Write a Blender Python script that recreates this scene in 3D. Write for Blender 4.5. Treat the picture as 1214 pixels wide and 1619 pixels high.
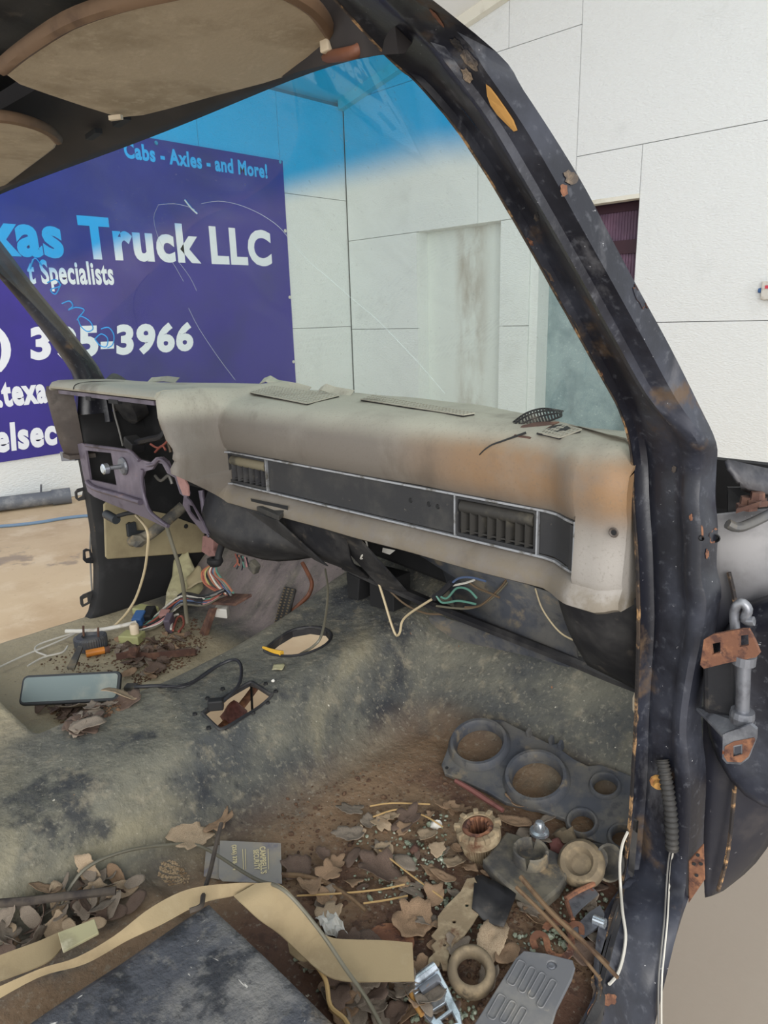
import bpy, bmesh, math, random
from mathutils import Vector, Matrix, noise as mnoise

random.seed(7)
for o in list(bpy.data.objects):
    bpy.data.objects.remove(o)
SC = bpy.context.scene
COL = SC.collection

# ------------------------------------------------------------------ camera
F_PX, CX, CY = 1110.0, 607.0, 809.5
CAM = Vector((1.17813, -0.93888, 1.29795))
FWD = Vector((-0.67063439, 0.69226269, -0.2664993)).normalized()
RGT = Vector((0.72324881, 0.69003678, -0.02757536)).normalized()
DWN = FWD.cross(RGT).normalized()
cam_d = bpy.data.cameras.new('camera')
cam_d.sensor_fit = 'VERTICAL'
cam_d.sensor_height = 24.0
cam_d.lens = F_PX / 1619.0 * 24.0
cam_d.clip_start = 0.02
cam_o = bpy.data.objects.new('camera', cam_d)
COL.objects.link(cam_o)
up = -DWN
m = Matrix((RGT, up, -FWD)).transposed().to_4x4()
m.translation = CAM
cam_o.matrix_world = m
SC.camera = cam_o

# ------------------------------------------------------------------ world, light, exposure
w = bpy.data.worlds.new('overcast_world')
SC.world = w
w.use_nodes = True
bg = w.node_tree.nodes['Background']
bg.inputs[0].default_value = (0.93, 0.97, 1.0, 1)
bg.inputs[1].default_value = 1.22
def area(name, loc, target, sx, sy, power, col=(1, 1, 1)):
    l = bpy.data.lights.new(name, 'AREA')
    l.shape = 'RECTANGLE'; l.size = sx; l.size_y = sy; l.energy = power; l.color = col
    o = bpy.data.objects.new(name, l); COL.objects.link(o)
    o.location = loc
    o.rotation_euler = (Vector(target) - Vector(loc)).to_track_quat('-Z', 'Y').to_euler()
    return o
# daylight through the open bay door behind and beside the cab
area('bay_door_light', (3.6, -3.2, 2.3), (0.0, 0.0, 0.9), 3.6, 3.0, 260, (1.0, 0.97, 0.93))
SC.view_settings.view_transform = 'Standard'
SC.view_settings.look = 'None'
SC.view_settings.gamma = 1.0
SC.view_settings.use_curve_mapping = False
SC.view_settings.exposure = -0.02

# ------------------------------------------------------------------ helpers
def at(px, py, x=None, y=None, z=None):
    d = FWD + RGT * ((px - CX) / F_PX) + DWN * ((py - CY) / F_PX)
    if x is not None: t = (x - CAM.x) / d.x
    elif y is not None: t = (y - CAM.y) / d.y
    else: t = (z - CAM.z) / d.z
    return CAM + d * t
def sst(a, b, v):
    t = max(0.0, min(1.0, (v - a) / (b - a))) if a != b else float(v > a)
    return t * t * (3 - 2 * t)
def lerp(a, b, t): return a + (b - a) * t
def lin(v):
    v /= 255.0
    return v / 12.92 if v <= 0.04045 else ((v + 0.055) / 1.055) ** 2.4
def C(r, g, b): return (lin(r), lin(g), lin(b), 1.0)

class NT:
    def __init__(s, name):
        s.m = bpy.data.materials.new(name); s.m.use_nodes = True
        s.t = s.m.node_tree; s.n = s.t.nodes; s.l = s.t.links
        s.b = s.n['Principled BSDF']; s.out = s.n['Material Output']
        s.tc = s.n.new('ShaderNodeTexCoord')
    def link(s, a, b): s.l.new(a, b)
    def noise(s, scale, detail=6, rough=.6, stretch=None, dist=0.0):
        n = s.n.new('ShaderNodeTexNoise')
        n.inputs['Scale'].default_value = scale; n.inputs['Detail'].default_value = detail
        n.inputs['Roughness'].default_value = rough; n.inputs['Distortion'].default_value = dist
        if stretch:
            mp = s.n.new('ShaderNodeMapping'); mp.inputs['Scale'].default_value = stretch
            s.link(s.tc.outputs['Object'], mp.inputs['Vector']); s.link(mp.outputs[0], n.inputs['Vector'])
        else: s.link(s.tc.outputs['Object'], n.inputs['Vector'])
        return n.outputs['Fac']
    def ramp(s, sock, lo, hi, a=0.0, b=1.0):
        r = s.n.new('ShaderNodeMapRange'); r.interpolation_type = 'SMOOTHSTEP'
        r.inputs[1].default_value = lo; r.inputs[2].default_value = hi
        r.inputs[3].default_value = a; r.inputs[4].default_value = b
        s.link(sock, r.inputs[0]); return r.outputs[0]
    def math(s, op, a, b):
        n = s.n.new('ShaderNodeMath'); n.operation = op
        for i, v in ((0, a), (1, b)):
            if isinstance(v, (int, float)): n.inputs[i].default_value = v
            else: s.link(v, n.inputs[i])
        return n.outputs[0]
    def axis(s, ax):
        sep = s.n.new('ShaderNodeSeparateXYZ'); s.link(s.tc.outputs['Object'], sep.inputs[0])
        return sep.outputs['XYZ'.index(ax.upper())]
    def mix(s, fac, a, b):
        n = s.n.new('ShaderNodeMix'); n.data_type = 'RGBA'
        s.link(fac, n.inputs[0])
        for i, v in ((6, a), (7, b)):
            if isinstance(v, tuple): n.inputs[i].default_value = v
            else: s.link(v, n.inputs[i])
        return n.outputs[2]

def mat(name, base, layers=(), rough=.6, metal=0.0, bump=None, spec=.5, bump2=None):
    """layers: (colour, scale, lo, hi, opts) ; opts: mask=[(axis, v0, v1), ...], stretch, amt, rough"""
    t = NT(name)
    col = base; rsock = None
    for L in layers:
        colr, sc, lo, hi = L[:4]
        o = L[4] if len(L) > 4 else {}
        f = t.ramp(t.noise(sc, o.get('detail', 7), o.get('nr', .62), o.get('stretch'), o.get('dist', 0)), lo, hi, 0, o.get('amt', 1.0))
        for (ax, a, b) in o.get('mask', ()):
            f = t.math('MULTIPLY', f, t.ramp(t.axis(ax), a, b))
        col = t.mix(f, col, colr)
        if 'rough' in o:
            if rsock is None:
                v = t.n.new('ShaderNodeValue'); v.outputs[0].default_value = rough; rsock = v.outputs[0]
            mx = t.n.new('ShaderNodeMix'); t.link(f, mx.inputs[0]); t.link(rsock, mx.inputs[2]); mx.inputs[3].default_value = o['rough']
            rsock = mx.outputs[0]
    if isinstance(col, tuple): t.b.inputs['Base Color'].default_value = col
    else: t.link(col, t.b.inputs['Base Color'])
    t.b.inputs['Roughness'].default_value = rough
    if rsock is not None: t.link(rsock, t.b.inputs['Roughness'])
    t.b.inputs['Metallic'].default_value = metal
    t.b.inputs['Specular IOR Level'].default_value = spec
    if bump:
        bn = t.n.new('ShaderNodeBump'); bn.inputs['Strength'].default_value = bump[1]; bn.inputs['Distance'].default_value = bump[2] if len(bump) > 2 else .004
        t.link(t.noise(bump[0], 5, .6, bump[3] if len(bump) > 3 else None), bn.inputs['Height'])
        t.link(bn.outputs[0], t.b.inputs['Normal'])
    return t.m

class MB:
    def __init__(s): s.v = []; s.f = []
    def add(s, vs, fs):
        o = len(s.v); s.v += [tuple(v) for v in vs]; s.f += [tuple(i + o for i in f) for f in fs]; return s
    def box(s, c, size, M=None):
        c = Vector(c); h = Vector(size) / 2
        vs = [Vector((sx * h.x, sy * h.y, sz * h.z)) for sx in (-1, 1) for sy in (-1, 1) for sz in (-1, 1)]
        if M is not None: vs = [M @ v for v in vs]
        vs = [v + c for v in vs]
        return s.add(vs, [(0, 1, 3, 2), (4, 6, 7, 5), (0, 4, 5, 1), (2, 3, 7, 6), (0, 2, 6, 4), (1, 5, 7, 3)])
    def hexa(s, p):   # 8 points: bottom 4 ccw, top 4 ccw
        return s.add(p, [(3, 2, 1, 0), (4, 5, 6, 7), (0, 1, 5, 4), (1, 2, 6, 5), (2, 3, 7, 6), (3, 0, 4, 7)])
    def loft(s, rings, closed=True, caps=True):
        n = len(rings[0]); vs = [p for r in rings for p in r]; fs = []
        for i in range(len(rings) - 1):
            for j in range(n if closed else n - 1):
                k = (j + 1) % n
                fs.append((i * n + j, i * n + k, (i + 1) * n + k, (i + 1) * n + j))
        if caps and closed:
            fs.append(tuple(reversed(range(n)))); fs.append(tuple((len(rings) - 1) * n + j for j in range(n)))
        return s.add(vs, fs)
    def tube(s, path, r, sides=7, smooth=4, caps=True):
        P = [Vector(p) for p in path]
        if smooth and len(P) > 2: P = catmull(P, smooth)
        rings = []
        t0 = (P[1] - P[0]).normalized()
        nrm = t0.orthogonal().normalized()
        for i, p in enumerate(P):
            t = (P[min(i + 1, len(P) - 1)] - P[max(i - 1, 0)])
            if t.length < 1e-9: t = t0
            t = t.normalized()
            nrm = (nrm - t * nrm.dot(t))
            nrm = nrm.normalized() if nrm.length > 1e-6 else t.orthogonal().normalized()
            b = t.cross(nrm)
            rr = r(i / (len(P) - 1)) if callable(r) else r
            rings.append([p + (nrm * math.cos(a) + b * math.sin(a)) * rr for a in [2 * math.pi * k / sides for k in range(sides)]])
        return s.loft(rings, True, caps)
    def lathe(s, prof, c, axis='z', seg=24, M=None):
        rings = []
        for k in range(seg):
            a = 2 * math.pi * k / seg
            ring = []
            for (r, h) in prof:
                v = Vector((r * math.cos(a), r * math.sin(a), h))
                if M is not None: v = M @ v
                ring.append(Vector(c) + v)
            rings.append(ring)
        n = len(prof); vs = [p for r in rings for p in r]; fs = []
        for i in range(seg):
            i2 = (i + 1) % seg
            for j in range(n - 1):
                fs.append((i * n + j, i2 * n + j, i2 * n + j + 1, i * n + j + 1))
        return s.add(vs, fs)
    def build(s, name, material, parent=None, smooth=False, bevel=0, solid=0, subsurf=0, label=None, cat=None, group=None, kind=None, offset=0):
        me = bpy.data.meshes.new(name)
        vs = s.v; loc = Vector((0, 0, 0))
        if parent is None and kind != 'structure':
            xs, ys, zs = zip(*vs)
            loc = Vector(((min(xs) + max(xs)) / 2, (min(ys) + max(ys)) / 2, min(zs)))
            vs = [(v[0] - loc.x, v[1] - loc.y, v[2] - loc.z) for v in vs]
        me.from_pydata(vs, [], s.f)
        bm = bmesh.new(); bm.from_mesh(me)
        bmesh.ops.remove_doubles(bm, verts=bm.verts, dist=1e-6)
        bmesh.ops.recalc_face_normals(bm, faces=bm.faces)
        bm.to_mesh(me); bm.free()
        return link(name, me, material, parent, loc, smooth, bevel, solid, subsurf, label, cat, group, kind, offset)

def link(name, me, material, parent=None, loc=(0, 0, 0), smooth=False, bevel=0, solid=0, subsurf=0, label=None, cat=None, group=None, kind=None, offset=0):
    if material is not None and not me.materials: me.materials.append(material)
    o = bpy.data.objects.new(name, me); COL.objects.link(o)
    o.location = loc
    if parent is not None: set_parent(o, parent)
    if smooth:
        me.polygons.foreach_set('use_smooth', [True] * len(me.polygons))
        if not subsurf and smooth != 'all':
            try: me.set_sharp_from_angle(angle=math.radians(45))
            except Exception: pass
    if solid:
        md = o.modifiers.new('solid', 'SOLIDIFY'); md.thickness = solid; md.offset = offset
    if subsurf:
        md = o.modifiers.new('sub', 'SUBSURF'); md.levels = subsurf; md.render_levels = subsurf
    if bevel:
        md = o.modifiers.new('bev', 'BEVEL'); md.width = bevel; md.segments = 2; md.limit_method = 'ANGLE'; md.angle_limit = math.radians(40)
    tag(o, label, cat, group, kind)
    return o
def world_loc(o):
    v = Vector(o.location)
    return v if o.parent is None else v + world_loc(o.parent) if False else v
def set_parent(o, p):
    o.parent = p
    root = p
    o.matrix_parent_inverse = mw(p).inverted()
def mw(o):
    mtx = Matrix.LocRotScale(o.location, o.rotation_euler, o.scale)
    if o.parent is not None: return mw(o.parent) @ o.matrix_parent_inverse @ mtx
    return mtx
def tag(o, label=None, cat=None, group=None, kind=None):
    if label: o['label'] = label
    if cat: o['category'] = cat
    if group: o['group'] = group
    if kind: o['kind'] = kind
    return o
def thing(name, loc, label, cat, group=None):
    o = bpy.data.objects.new(name, None); COL.objects.link(o); o.location = loc; o.empty_display_size = .05
    return tag(o, label, cat, group)
def catmull(P, k):
    out = []
    for i in range(len(P) - 1):
        p0, p1, p2, p3 = P[max(i - 1, 0)], P[i], P[i + 1], P[min(i + 2, len(P) - 1)]
        for j in range(k):
            t = j / k
            out.append(0.5 * ((2 * p1) + (p2 - p0) * t + (2 * p0 - 5 * p1 + 4 * p2 - p3) * t * t + (3 * p1 - p0 - 3 * p2 + p3) * t ** 3))
    out.append(P[-1]); return out
def flat_curve(splines, thick=0.0, bevel=0.0):
    cu = bpy.data.curves.new('tmp', 'CURVE'); cu.dimensions = '2D'; cu.fill_mode = 'BOTH'
    cu.extrude = max(thick / 2 - bevel, 0.0); cu.bevel_depth = bevel; cu.bevel_resolution = 1; cu.offset = -bevel
    for sp in splines:
        s = cu.splines.new('POLY'); s.points.add(len(sp) - 1); s.use_cyclic_u = True
        for p, q in zip(s.points, sp): p.co = (q[0], q[1], 0, 1)
    o = bpy.data.objects.new('tmp', cu); COL.objects.link(o)
    me = bpy.data.meshes.new_from_object(o)
    bpy.data.objects.remove(o); bpy.data.curves.remove(cu)
    return me
def mesh_to_mb(me, fn, mb=None):
    mb = mb or MB()
    mb.add([fn(v.co) for v in me.vertices], [tuple(p.vertices) for p in me.polygons])
    bpy.data.meshes.remove(me); return mb
def circ(cx, cy, r, n=24, ry=None): return [(cx + r * math.cos(2 * math.pi * k / n), cy + (ry or r) * math.sin(2 * math.pi * k / n)) for k in range(n)]
def rrect(x0, y0, x1, y1, r=.004, n=3):
    out = []
    for (cx, cy, a0) in ((x1 - r, y1 - r, 0), (x0 + r, y1 - r, 90), (x0 + r, y0 + r, 180), (x1 - r, y0 + r, 270)):
        for k in range(n + 1):
            a = math.radians(a0 + 90 * k / n); out.append((cx + r * math.cos(a), cy + r * math.sin(a)))
    return out
def plate(outer, holes, thick, M, bevel=0.0):
    return mesh_to_mb(flat_curve([outer] + list(holes), thick, bevel), lambda v: M @ v)
def yplane(y):   # local (u,v,w) -> (u, y - w, v): plate in x/z plane
    return Matrix(((1, 0, 0, 0), (0, 0, -1, y), (0, 1, 0, 0), (0, 0, 0, 1)))
def xplane(x):   # local (u,v,w) -> (x + w, u, v)
    return Matrix(((0, 0, 1, x), (1, 0, 0, 0), (0, 1, 0, 0), (0, 0, 0, 1)))
def ypx(pts, y): return [(lambda p: (p.x, p.z))(at(a, b, y=y)) for a, b in pts]
def xpx(pts, x): return [(lambda p: (p.y, p.z))(at(a, b, x=x)) for a, b in pts]
def text_mb(body, size, M, offset=0.0, xs=1.0, extrude=0.0, shear=0.0, align='LEFT'):
    cu = bpy.data.curves.new('tmp', 'FONT'); cu.body = body; cu.size = size; cu.offset = offset; cu.extrude = extrude; cu.shear = shear
    cu.align_x = align; cu.resolution_u = 4; cu.space_character = 1.0 + offset * 2.2 / max(size, .01)
    o = bpy.data.objects.new('tmp', cu); COL.objects.link(o)
    me = bpy.data.meshes.new_from_object(o)
    bpy.data.objects.remove(o); bpy.data.curves.remove(cu)
    return mesh_to_mb(me, lambda v: M @ Vector((v.x * xs, v.y, v.z)))
def boolean_cut(o, cutters):
    bpy.context.view_layer.update()
    for c in cutters:
        md = o.modifiers.new('cut', 'BOOLEAN'); md.operation = 'DIFFERENCE'; md.object = c; md.solver = 'EXACT'
    dg = bpy.context.evaluated_depsgraph_get()
    me = bpy.data.meshes.new_from_object(o.evaluated_get(dg))
    o.modifiers.clear(); old = o.data; o.data = me; bpy.data.meshes.remove(old)
    for c in cutters:
        d = c.data; bpy.data.objects.remove(c); bpy.data.meshes.remove(d)

# ------------------------------------------------------------------ materials
m_osb = mat('white_board', C(232, 235, 234), [(C(205, 208, 206), 2.2, .55, .8, dict(amt=.5)), (C(120, 112, 104), 38, .74, .78, dict(amt=.5))], rough=.7, bump=(45, .55, .02, (1, 1, 2.2)))
m_recess = mat('stained_board', C(222, 226, 222), [(C(170, 160, 148), 3.0, .36, .62, dict(amt=.9, stretch=(1, 1, .35), mask=[('X', -3.12, -2.98), ('X', -2.66, -2.85)]))], rough=.75, bump=(40, .3, .01))
m_trim = mat('cream_trim', C(225, 222, 208), [(C(190, 184, 165), 5, .5, .8)], rough=.6)
m_gap = mat('dark_joint', C(150, 152, 148), rough=.9)
m_conc = mat('concrete', C(208, 184, 150), [(C(184, 156, 122), 1.2, .46, .70, dict(amt=.8)), (C(222, 202, 172), 3.5, .5, .7, dict(amt=.8)), (C(150, 132, 112), .75, .60, .63, dict(rough=.3, amt=.75)), (C(160, 132, 104), 26, .60, .74, dict(amt=.4)), (C(142, 132, 122), .6, .0, .2, dict(amt=.9, rough=.35, mask=[('X', .1, .6)])), (C(112, 100, 90), 1.7, .57, .60, dict(amt=.6, rough=.2, mask=[('X', .3, .6)]))], rough=.75, bump=(60, .15, .004))
m_ceil = mat('ceiling_white', C(235, 236, 234), rough=.8)
m_purple = mat('purple_metal', C(96, 72, 92), [(C(120, 90, 112), 6, .4, .7)], rough=.5)
m_beam = mat('dark_red_steel', C(60, 30, 40), rough=.5)
m_greydoor = mat('galvanised_sheet', C(150, 168, 172), [(C(205, 215, 215), 90, .6, .68), (C(120, 140, 146), 4, .4, .7)], rough=.5, bump=(70, .3, .004))
m_banner = mat('banner_vinyl', C(56, 44, 142), [(C(44, 40, 116), .8, .4, .7)], rough=.45)
m_letter = mat('white_vinyl_print', C(232, 236, 244), rough=.5)

m_black = mat('black_paint', C(24, 25, 33), [(C(58, 61, 72), 5, .45, .68, dict(amt=.8, rough=.55)), (C(100, 100, 104), 14, .58, .72, dict(amt=.55, rough=.8, stretch=(1, 1, .4))), (C(92, 72, 50), 7, .60, .70, dict(amt=.75, rough=.9)), (C(90, 92, 98), 80, .56, .7, dict(amt=.4)), (C(190, 190, 192), 130, .69, .72, dict(amt=.8))], rough=.34, bump=(30, .15, .004))
m_black_dust = mat('dusty_black_steel', C(26, 26, 30), [(C(72, 70, 68), 7, .42, .7, dict(amt=.75, rough=.85)), (C(98, 90, 80), 30, .58, .7, dict(amt=.4)), (C(180, 180, 178), 150, .73, .75, dict(amt=.7))], rough=.6, bump=(60, .2, .003))
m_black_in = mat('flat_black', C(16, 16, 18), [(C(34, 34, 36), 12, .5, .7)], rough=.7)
m_head = mat('headliner_dark', C(42, 38, 38), [(C(64, 58, 56), 5, .45, .7, dict(amt=.7))], rough=.75)
m_rust = mat('rust', C(108, 72, 54), [(C(142, 98, 70), 30, .42, .62), (C(76, 50, 42), 55, .5, .64), (C(196, 170, 150), 60, .68, .74, dict(amt=.5))], rough=.9, bump=(90, .5, .002))
m_rust_dark = mat('dark_rust', C(80, 56, 48), [(C(112, 82, 66), 24, .45, .65), (C(50, 34, 30), 18, .55, .7)], rough=.9, bump=(80, .5, .002))
m_rust_or = mat('orange_primer', C(186, 140, 76), [(C(146, 98, 56), 40, .5, .66), (C(90, 64, 44), 14, .58, .72, dict(amt=.6))], rough=.85)
m_scab = mat('blistered_paint', C(74, 66, 60), [(C(120, 104, 86), 26, .5, .64), (C(104, 60, 38), 34, .58, .68), (C(30, 28, 30), 18, .5, .62)], rough=.9, bump=(60, .9, .006))
m_weld = mat('rusty_flange', C(74, 62, 52), [(C(176, 138, 96), 45, .5, .6), (C(40, 36, 36), 22, .46, .58)], rough=.9, bump=(120, .5, .002))
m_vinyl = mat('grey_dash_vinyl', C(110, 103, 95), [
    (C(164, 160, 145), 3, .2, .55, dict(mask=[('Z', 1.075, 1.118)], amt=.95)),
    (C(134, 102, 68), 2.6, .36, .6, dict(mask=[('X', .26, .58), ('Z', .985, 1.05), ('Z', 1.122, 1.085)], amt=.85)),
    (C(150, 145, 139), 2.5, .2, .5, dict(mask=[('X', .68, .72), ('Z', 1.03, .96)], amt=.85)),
    (C(142, 136, 126), 4, .48, .75, dict(amt=.55)), (C(82, 73, 63), 7, .54, .72, dict(amt=.55, stretch=(1, 1, .4))),
    (C(96, 88, 78), 220, .55, .68, dict(amt=.3)),
    (C(112, 102, 86), 24, .35, .6, dict(mask=[('Z', .925, .9)], amt=.75))], rough=.62, bump=(240, .2, .002))
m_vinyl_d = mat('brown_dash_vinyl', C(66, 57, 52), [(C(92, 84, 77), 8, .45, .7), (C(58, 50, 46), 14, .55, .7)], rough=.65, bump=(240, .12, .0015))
m_bezel = mat('black_textured_plastic', C(40, 40, 42), [(C(70, 68, 64), 10, .45, .72, dict(amt=.7)), (C(120, 114, 100), 60, .66, .74, dict(amt=.5))], rough=.6, bump=(400, .25, .001))
m_chrome = mat('dull_chrome', C(168, 170, 174), [(C(104, 100, 92), 40, .48, .68, dict(rough=.6))], rough=.4, metal=.6)
m_louver = mat('dusty_vent_plastic', C(46, 44, 41), [(C(92, 87, 74), 20, .5, .7, dict(amt=.55))], rough=.7)
m_ventflap = mat('tan_dusty_vent', C(116, 108, 88), [(C(74, 70, 60), 16, .5, .7)], rough=.75)
m_floor = mat('dusty_floor_mat', C(66, 68, 68), [
    (C(108, 106, 94), 3.2, .38, .60, dict(amt=.9, dist=.4)),
    (C(138, 130, 106), 2.4, .50, .68, dict(amt=.75, dist=.6)),
    (C(40, 43, 49), 5.5, .55, .66, dict(amt=.85)),
    (C(134, 126, 108), 26, .54, .70, dict(amt=.55)),
    (C(34, 35, 38), 30, .58, .72, dict(amt=.5)),
    (C(168, 156, 128), 2.5, .2, .5, dict(amt=.85, mask=[('X', -.06, -.25), ('Y', .1, -.0)])),
    (C(140, 128, 126), 3.0, .3, .56, dict(amt=.9, stretch=(3, 1, 1), mask=[('X', -.12, -.25), ('Y', .08, .2)])),
    (C(126, 102, 78), 4.5, .24, .46, dict(amt=.95, mask=[('Z', .50, .455), ('X', .2, .34), ('Y', .20, .04)])),
    (C(84, 58, 46), 5.5, .40, .58, dict(amt=.9, mask=[('Z', .47, .44), ('X', .32, .46), ('Y', .08, -.06)])),
    (C(60, 42, 34), 30, .52, .62, dict(amt=.6, mask=[('Z', .47, .44), ('X', .32, .46), ('Y', .08, -.06)])),
    (C(150, 144, 128), 110, .55, .68, dict(amt=.4)), (C(30, 31, 34), 90, .60, .70, dict(amt=.4)),
    (C(206, 200, 184), 95, .69, .72, dict(amt=.9)),
    (C(160, 104, 62), 42, .71, .74, dict(amt=.8))], rough=.85, bump=(34, .6, .012))
m_riser = mat('scuffed_black_floor', C(66, 68, 74), [(C(118, 116, 112), 6, .44, .62, dict(amt=.8)), (C(34, 36, 42), 11, .52, .62, dict(amt=.85)), (C(110, 108, 104), 70, .52, .66, dict(amt=.55)), (C(30, 31, 36), 60, .56, .66, dict(amt=.5)), (C(196, 194, 188), 60, .66, .69, dict(amt=.8, stretch=(1, .35, 1), dist=.8)), (C(206, 202, 194), 75, .665, .695, dict(amt=.7, stretch=(.3, 1, 1), dist=.6)), (C(136, 122, 98), 10, .58, .72, dict(amt=.6))], rough=.5, bump=(50, .6, .010))
m_visor = mat('tan_visor_board', C(178, 162, 138), [(C(152, 136, 112), 7, .45, .7), (C(194, 178, 154), 60, .5, .7, dict(amt=.5))], rough=.85, bump=(160, .2, .002))
m_visor_edge = mat('brown_visor_edge', C(112, 88, 66), [(C(84, 64, 48), 12, .5, .7)], rough=.8)
m_rod = mat('brown_rod', C(112, 68, 46), [(C(70, 44, 34), 20, .5, .7)], rough=.6)
m_carrier = mat('purple_grey_steel', C(92, 84, 96), [(C(128, 118, 130), 7, .45, .7, dict(amt=.8)), (C(58, 50, 58), 12, .54, .7), (C(150, 120, 116), 24, .62, .74, dict(amt=.6))], rough=.5, metal=.25, bump=(50, .15, .002))
m_pink = mat('pinkish_bracket', C(150, 112, 106), [(C(104, 74, 70), 18, .5, .7)], rough=.7)
m_beige = mat('beige_plastic', C(150, 138, 108), [(C(128, 116, 90), 6, .45, .7), (C(96, 84, 66), 20, .62, .74, dict(amt=.6))], rough=.6)
m_beige_l = mat('pale_beige_plastic', C(206, 190, 164), [(C(170, 152, 126), 12, .5, .7)], rough=.6)
m_galv = mat('worn_bare_steel', C(122, 124, 130), [(C(78, 78, 84), 20, .48, .66), (C(160, 162, 166), 12, .52, .7), (C(140, 84, 50), 26, .62, .7, dict(rough=.9))], rough=.4, metal=.6, bump=(80, .2, .002))
m_shiny = mat('shiny_zinc', C(206, 214, 222), [(C(140, 146, 152), 22, .5, .68), (C(160, 112, 66), 30, .64, .72, dict(rough=.9))], rough=.22, metal=.8)
m_rubber = mat('dusty_rubber', C(62, 61, 60), [(C(110, 104, 90), 14, .42, .62, dict(amt=.85)), (C(142, 124, 96), 22, .54, .68, dict(amt=.7))], rough=.8, bump=(60, .3, .003))
m_boot = mat('black_rubber_boot', C(44, 43, 42), [(C(70, 66, 60), 20, .5, .7)], rough=.7)
m_tanrub = mat('tan_dirty_rubber', C(104, 92, 74), [(C(140, 124, 98), 18, .45, .66), (C(60, 52, 44), 22, .54, .7)], rough=.85, bump=(60, .4, .003))
m_gauge = mat('slate_plastic', C(64, 67, 74), [(C(92, 90, 86), 12, .42, .62, dict(amt=.85)), (C(124, 112, 92), 16, .55, .68, dict(amt=.75)), (C(48, 50, 56), 40, .55, .68, dict(amt=.6))], rough=.6)
m_plate = mat('grey_plastic', C(100, 101, 104), [(C(124, 122, 118), 14, .45, .68), (C(150, 144, 130), 50, .64, .72, dict(amt=.6))], rough=.6)
m_tangear = mat('crusty_tan_metal', C(132, 116, 92), [(C(164, 148, 120), 24, .45, .65), (C(92, 60, 42), 20, .54, .68)], rough=.9, bump=(70, .5, .003))
m_belt = mat('tan_webbing', C(150, 133, 102), [(C(122, 106, 80), 7, .42, .64), (C(172, 156, 124), 14, .52, .7, dict(amt=.6))], rough=.85, bump=(420, .3, .001, (1, 1, 1)))
m_card = mat('grey_card', C(136, 132, 126), [(C(152, 142, 124), 14, .42, .66), (C(110, 107, 116), 18, .5, .7)], rough=.6)
m_cardprint = mat('card_print', C(206, 192, 150), rough=.6)
m_dirt = mat('soil_crumbs', C(82, 60, 46), [(C(112, 88, 66), 30, .42, .66), (C(50, 36, 30), 24, .54, .68)], rough=.95)
m_sand = mat('tan_crumbs', C(156, 136, 108), [(C(118, 96, 72), 60, .5, .65)], rough=.95)
m_shard = mat('green_glass_crumb', C(128, 136, 118), [(C(176, 182, 164), 60, .5, .66), (C(84, 92, 76), 45, .5, .66)], rough=.25)
LEAFM = [mat('leaf_brown_%s' % n, C(*a), [(C(*b), 30, .42, .66), (C(*c), 60, .58, .72, dict(amt=.7))], rough=.8, bump=(90, .4, .003)) for n, a, b, c in (
    ('tan', (150, 124, 98), (122, 98, 76), (96, 74, 58)), ('grey', (136, 124, 110), (106, 95, 84), (158, 146, 128)), ('dark', (104, 86, 74), (80, 64, 56), (128, 108, 90)), ('pale', (172, 152, 126), (140, 118, 94), (112, 90, 70)))]
m_twig = mat('twig_bark', C(112, 90, 66), [(C(80, 60, 44), 30, .45, .66)], rough=.85)
m_twig_d = mat('dark_twig', C(74, 66, 58), [(C(48, 42, 40), 30, .45, .66)], rough=.85)
m_straw = mat('dry_straw', C(176, 146, 98), rough=.8)
m_mirrorg = mat('dusty_mirror_face', C(118, 130, 130), [(C(146, 150, 142), 9, .46, .68, dict(rough=.9))], rough=.8, metal=.0, spec=.06)
m_mirrorr = mat('mirror_rim', C(44, 48, 52), rough=.5)
m_orange = mat('orange_lighter', C(206, 128, 48), rough=.4)
m_redbr = mat('reddish_brown', C(118, 74, 68), [(C(80, 44, 40), 20, .5, .7)], rough=.7)
m_white = mat('dirty_white', C(205, 202, 194), [(C(160, 150, 134), 20, .5, .7)], rough=.6)
m_blueplug = mat('blue_plug', C(52, 90, 140), rough=.5)
m_yelgreen = mat('pale_green_plastic', C(160, 160, 112), [(C(120, 118, 84), 12, .5, .7)], rough=.6)
m_yellow = mat('yellow_tag', C(206, 160, 50), rough=.5)
m_hose = mat('blue_hose', C(108, 134, 160), rough=.6)
m_pipe = mat('grey_pipe', C(96, 100, 108), [(C(130, 132, 134), 10, .5, .7)], rough=.5)
m_insul = mat('torn_insulation', C(170, 164, 128), [(C(130, 124, 98), 8, .45, .66), (C(196, 188, 160), 14, .55, .7)], rough=.9)
m_fender = mat('dusty_fender', C(34, 35, 44), [(C(150, 148, 148), 4, .3, .55, dict(mask=[('Z', .86, .98)], amt=.85, rough=.8)), (C(70, 66, 66), 9, .5, .7, dict(amt=.6)), (C(196, 196, 196), 60, .68, .72, dict(amt=.5))], rough=.45)
m_blackmesh = mat('black_mesh_plastic', C(30, 29, 29), [(C(70, 64, 58), 30, .55, .7)], rough=.75)
m_ink = mat('blue_paint_marker', C(60, 160, 230), rough=.5)
m_crack = mat('glass_crack', C(198, 212, 212), rough=.3)
m_redink = mat('red_mark', C(200, 60, 80), rough=.5)
WIRE = {k: mat('wire_' + k, C(*v), rough=.5) for k, v in dict(black=(34, 34, 38), tan=(180, 164, 132), green=(84, 128, 114), white=(196, 192, 182), red=(140, 76, 64), orange=(164, 100, 74), blue=(78, 94, 124), grey=(112, 110, 106), brown=(96, 80, 62), yellow=(166, 158, 100), olive=(102, 98, 84), pink=(180, 130, 130)).items()}

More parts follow.
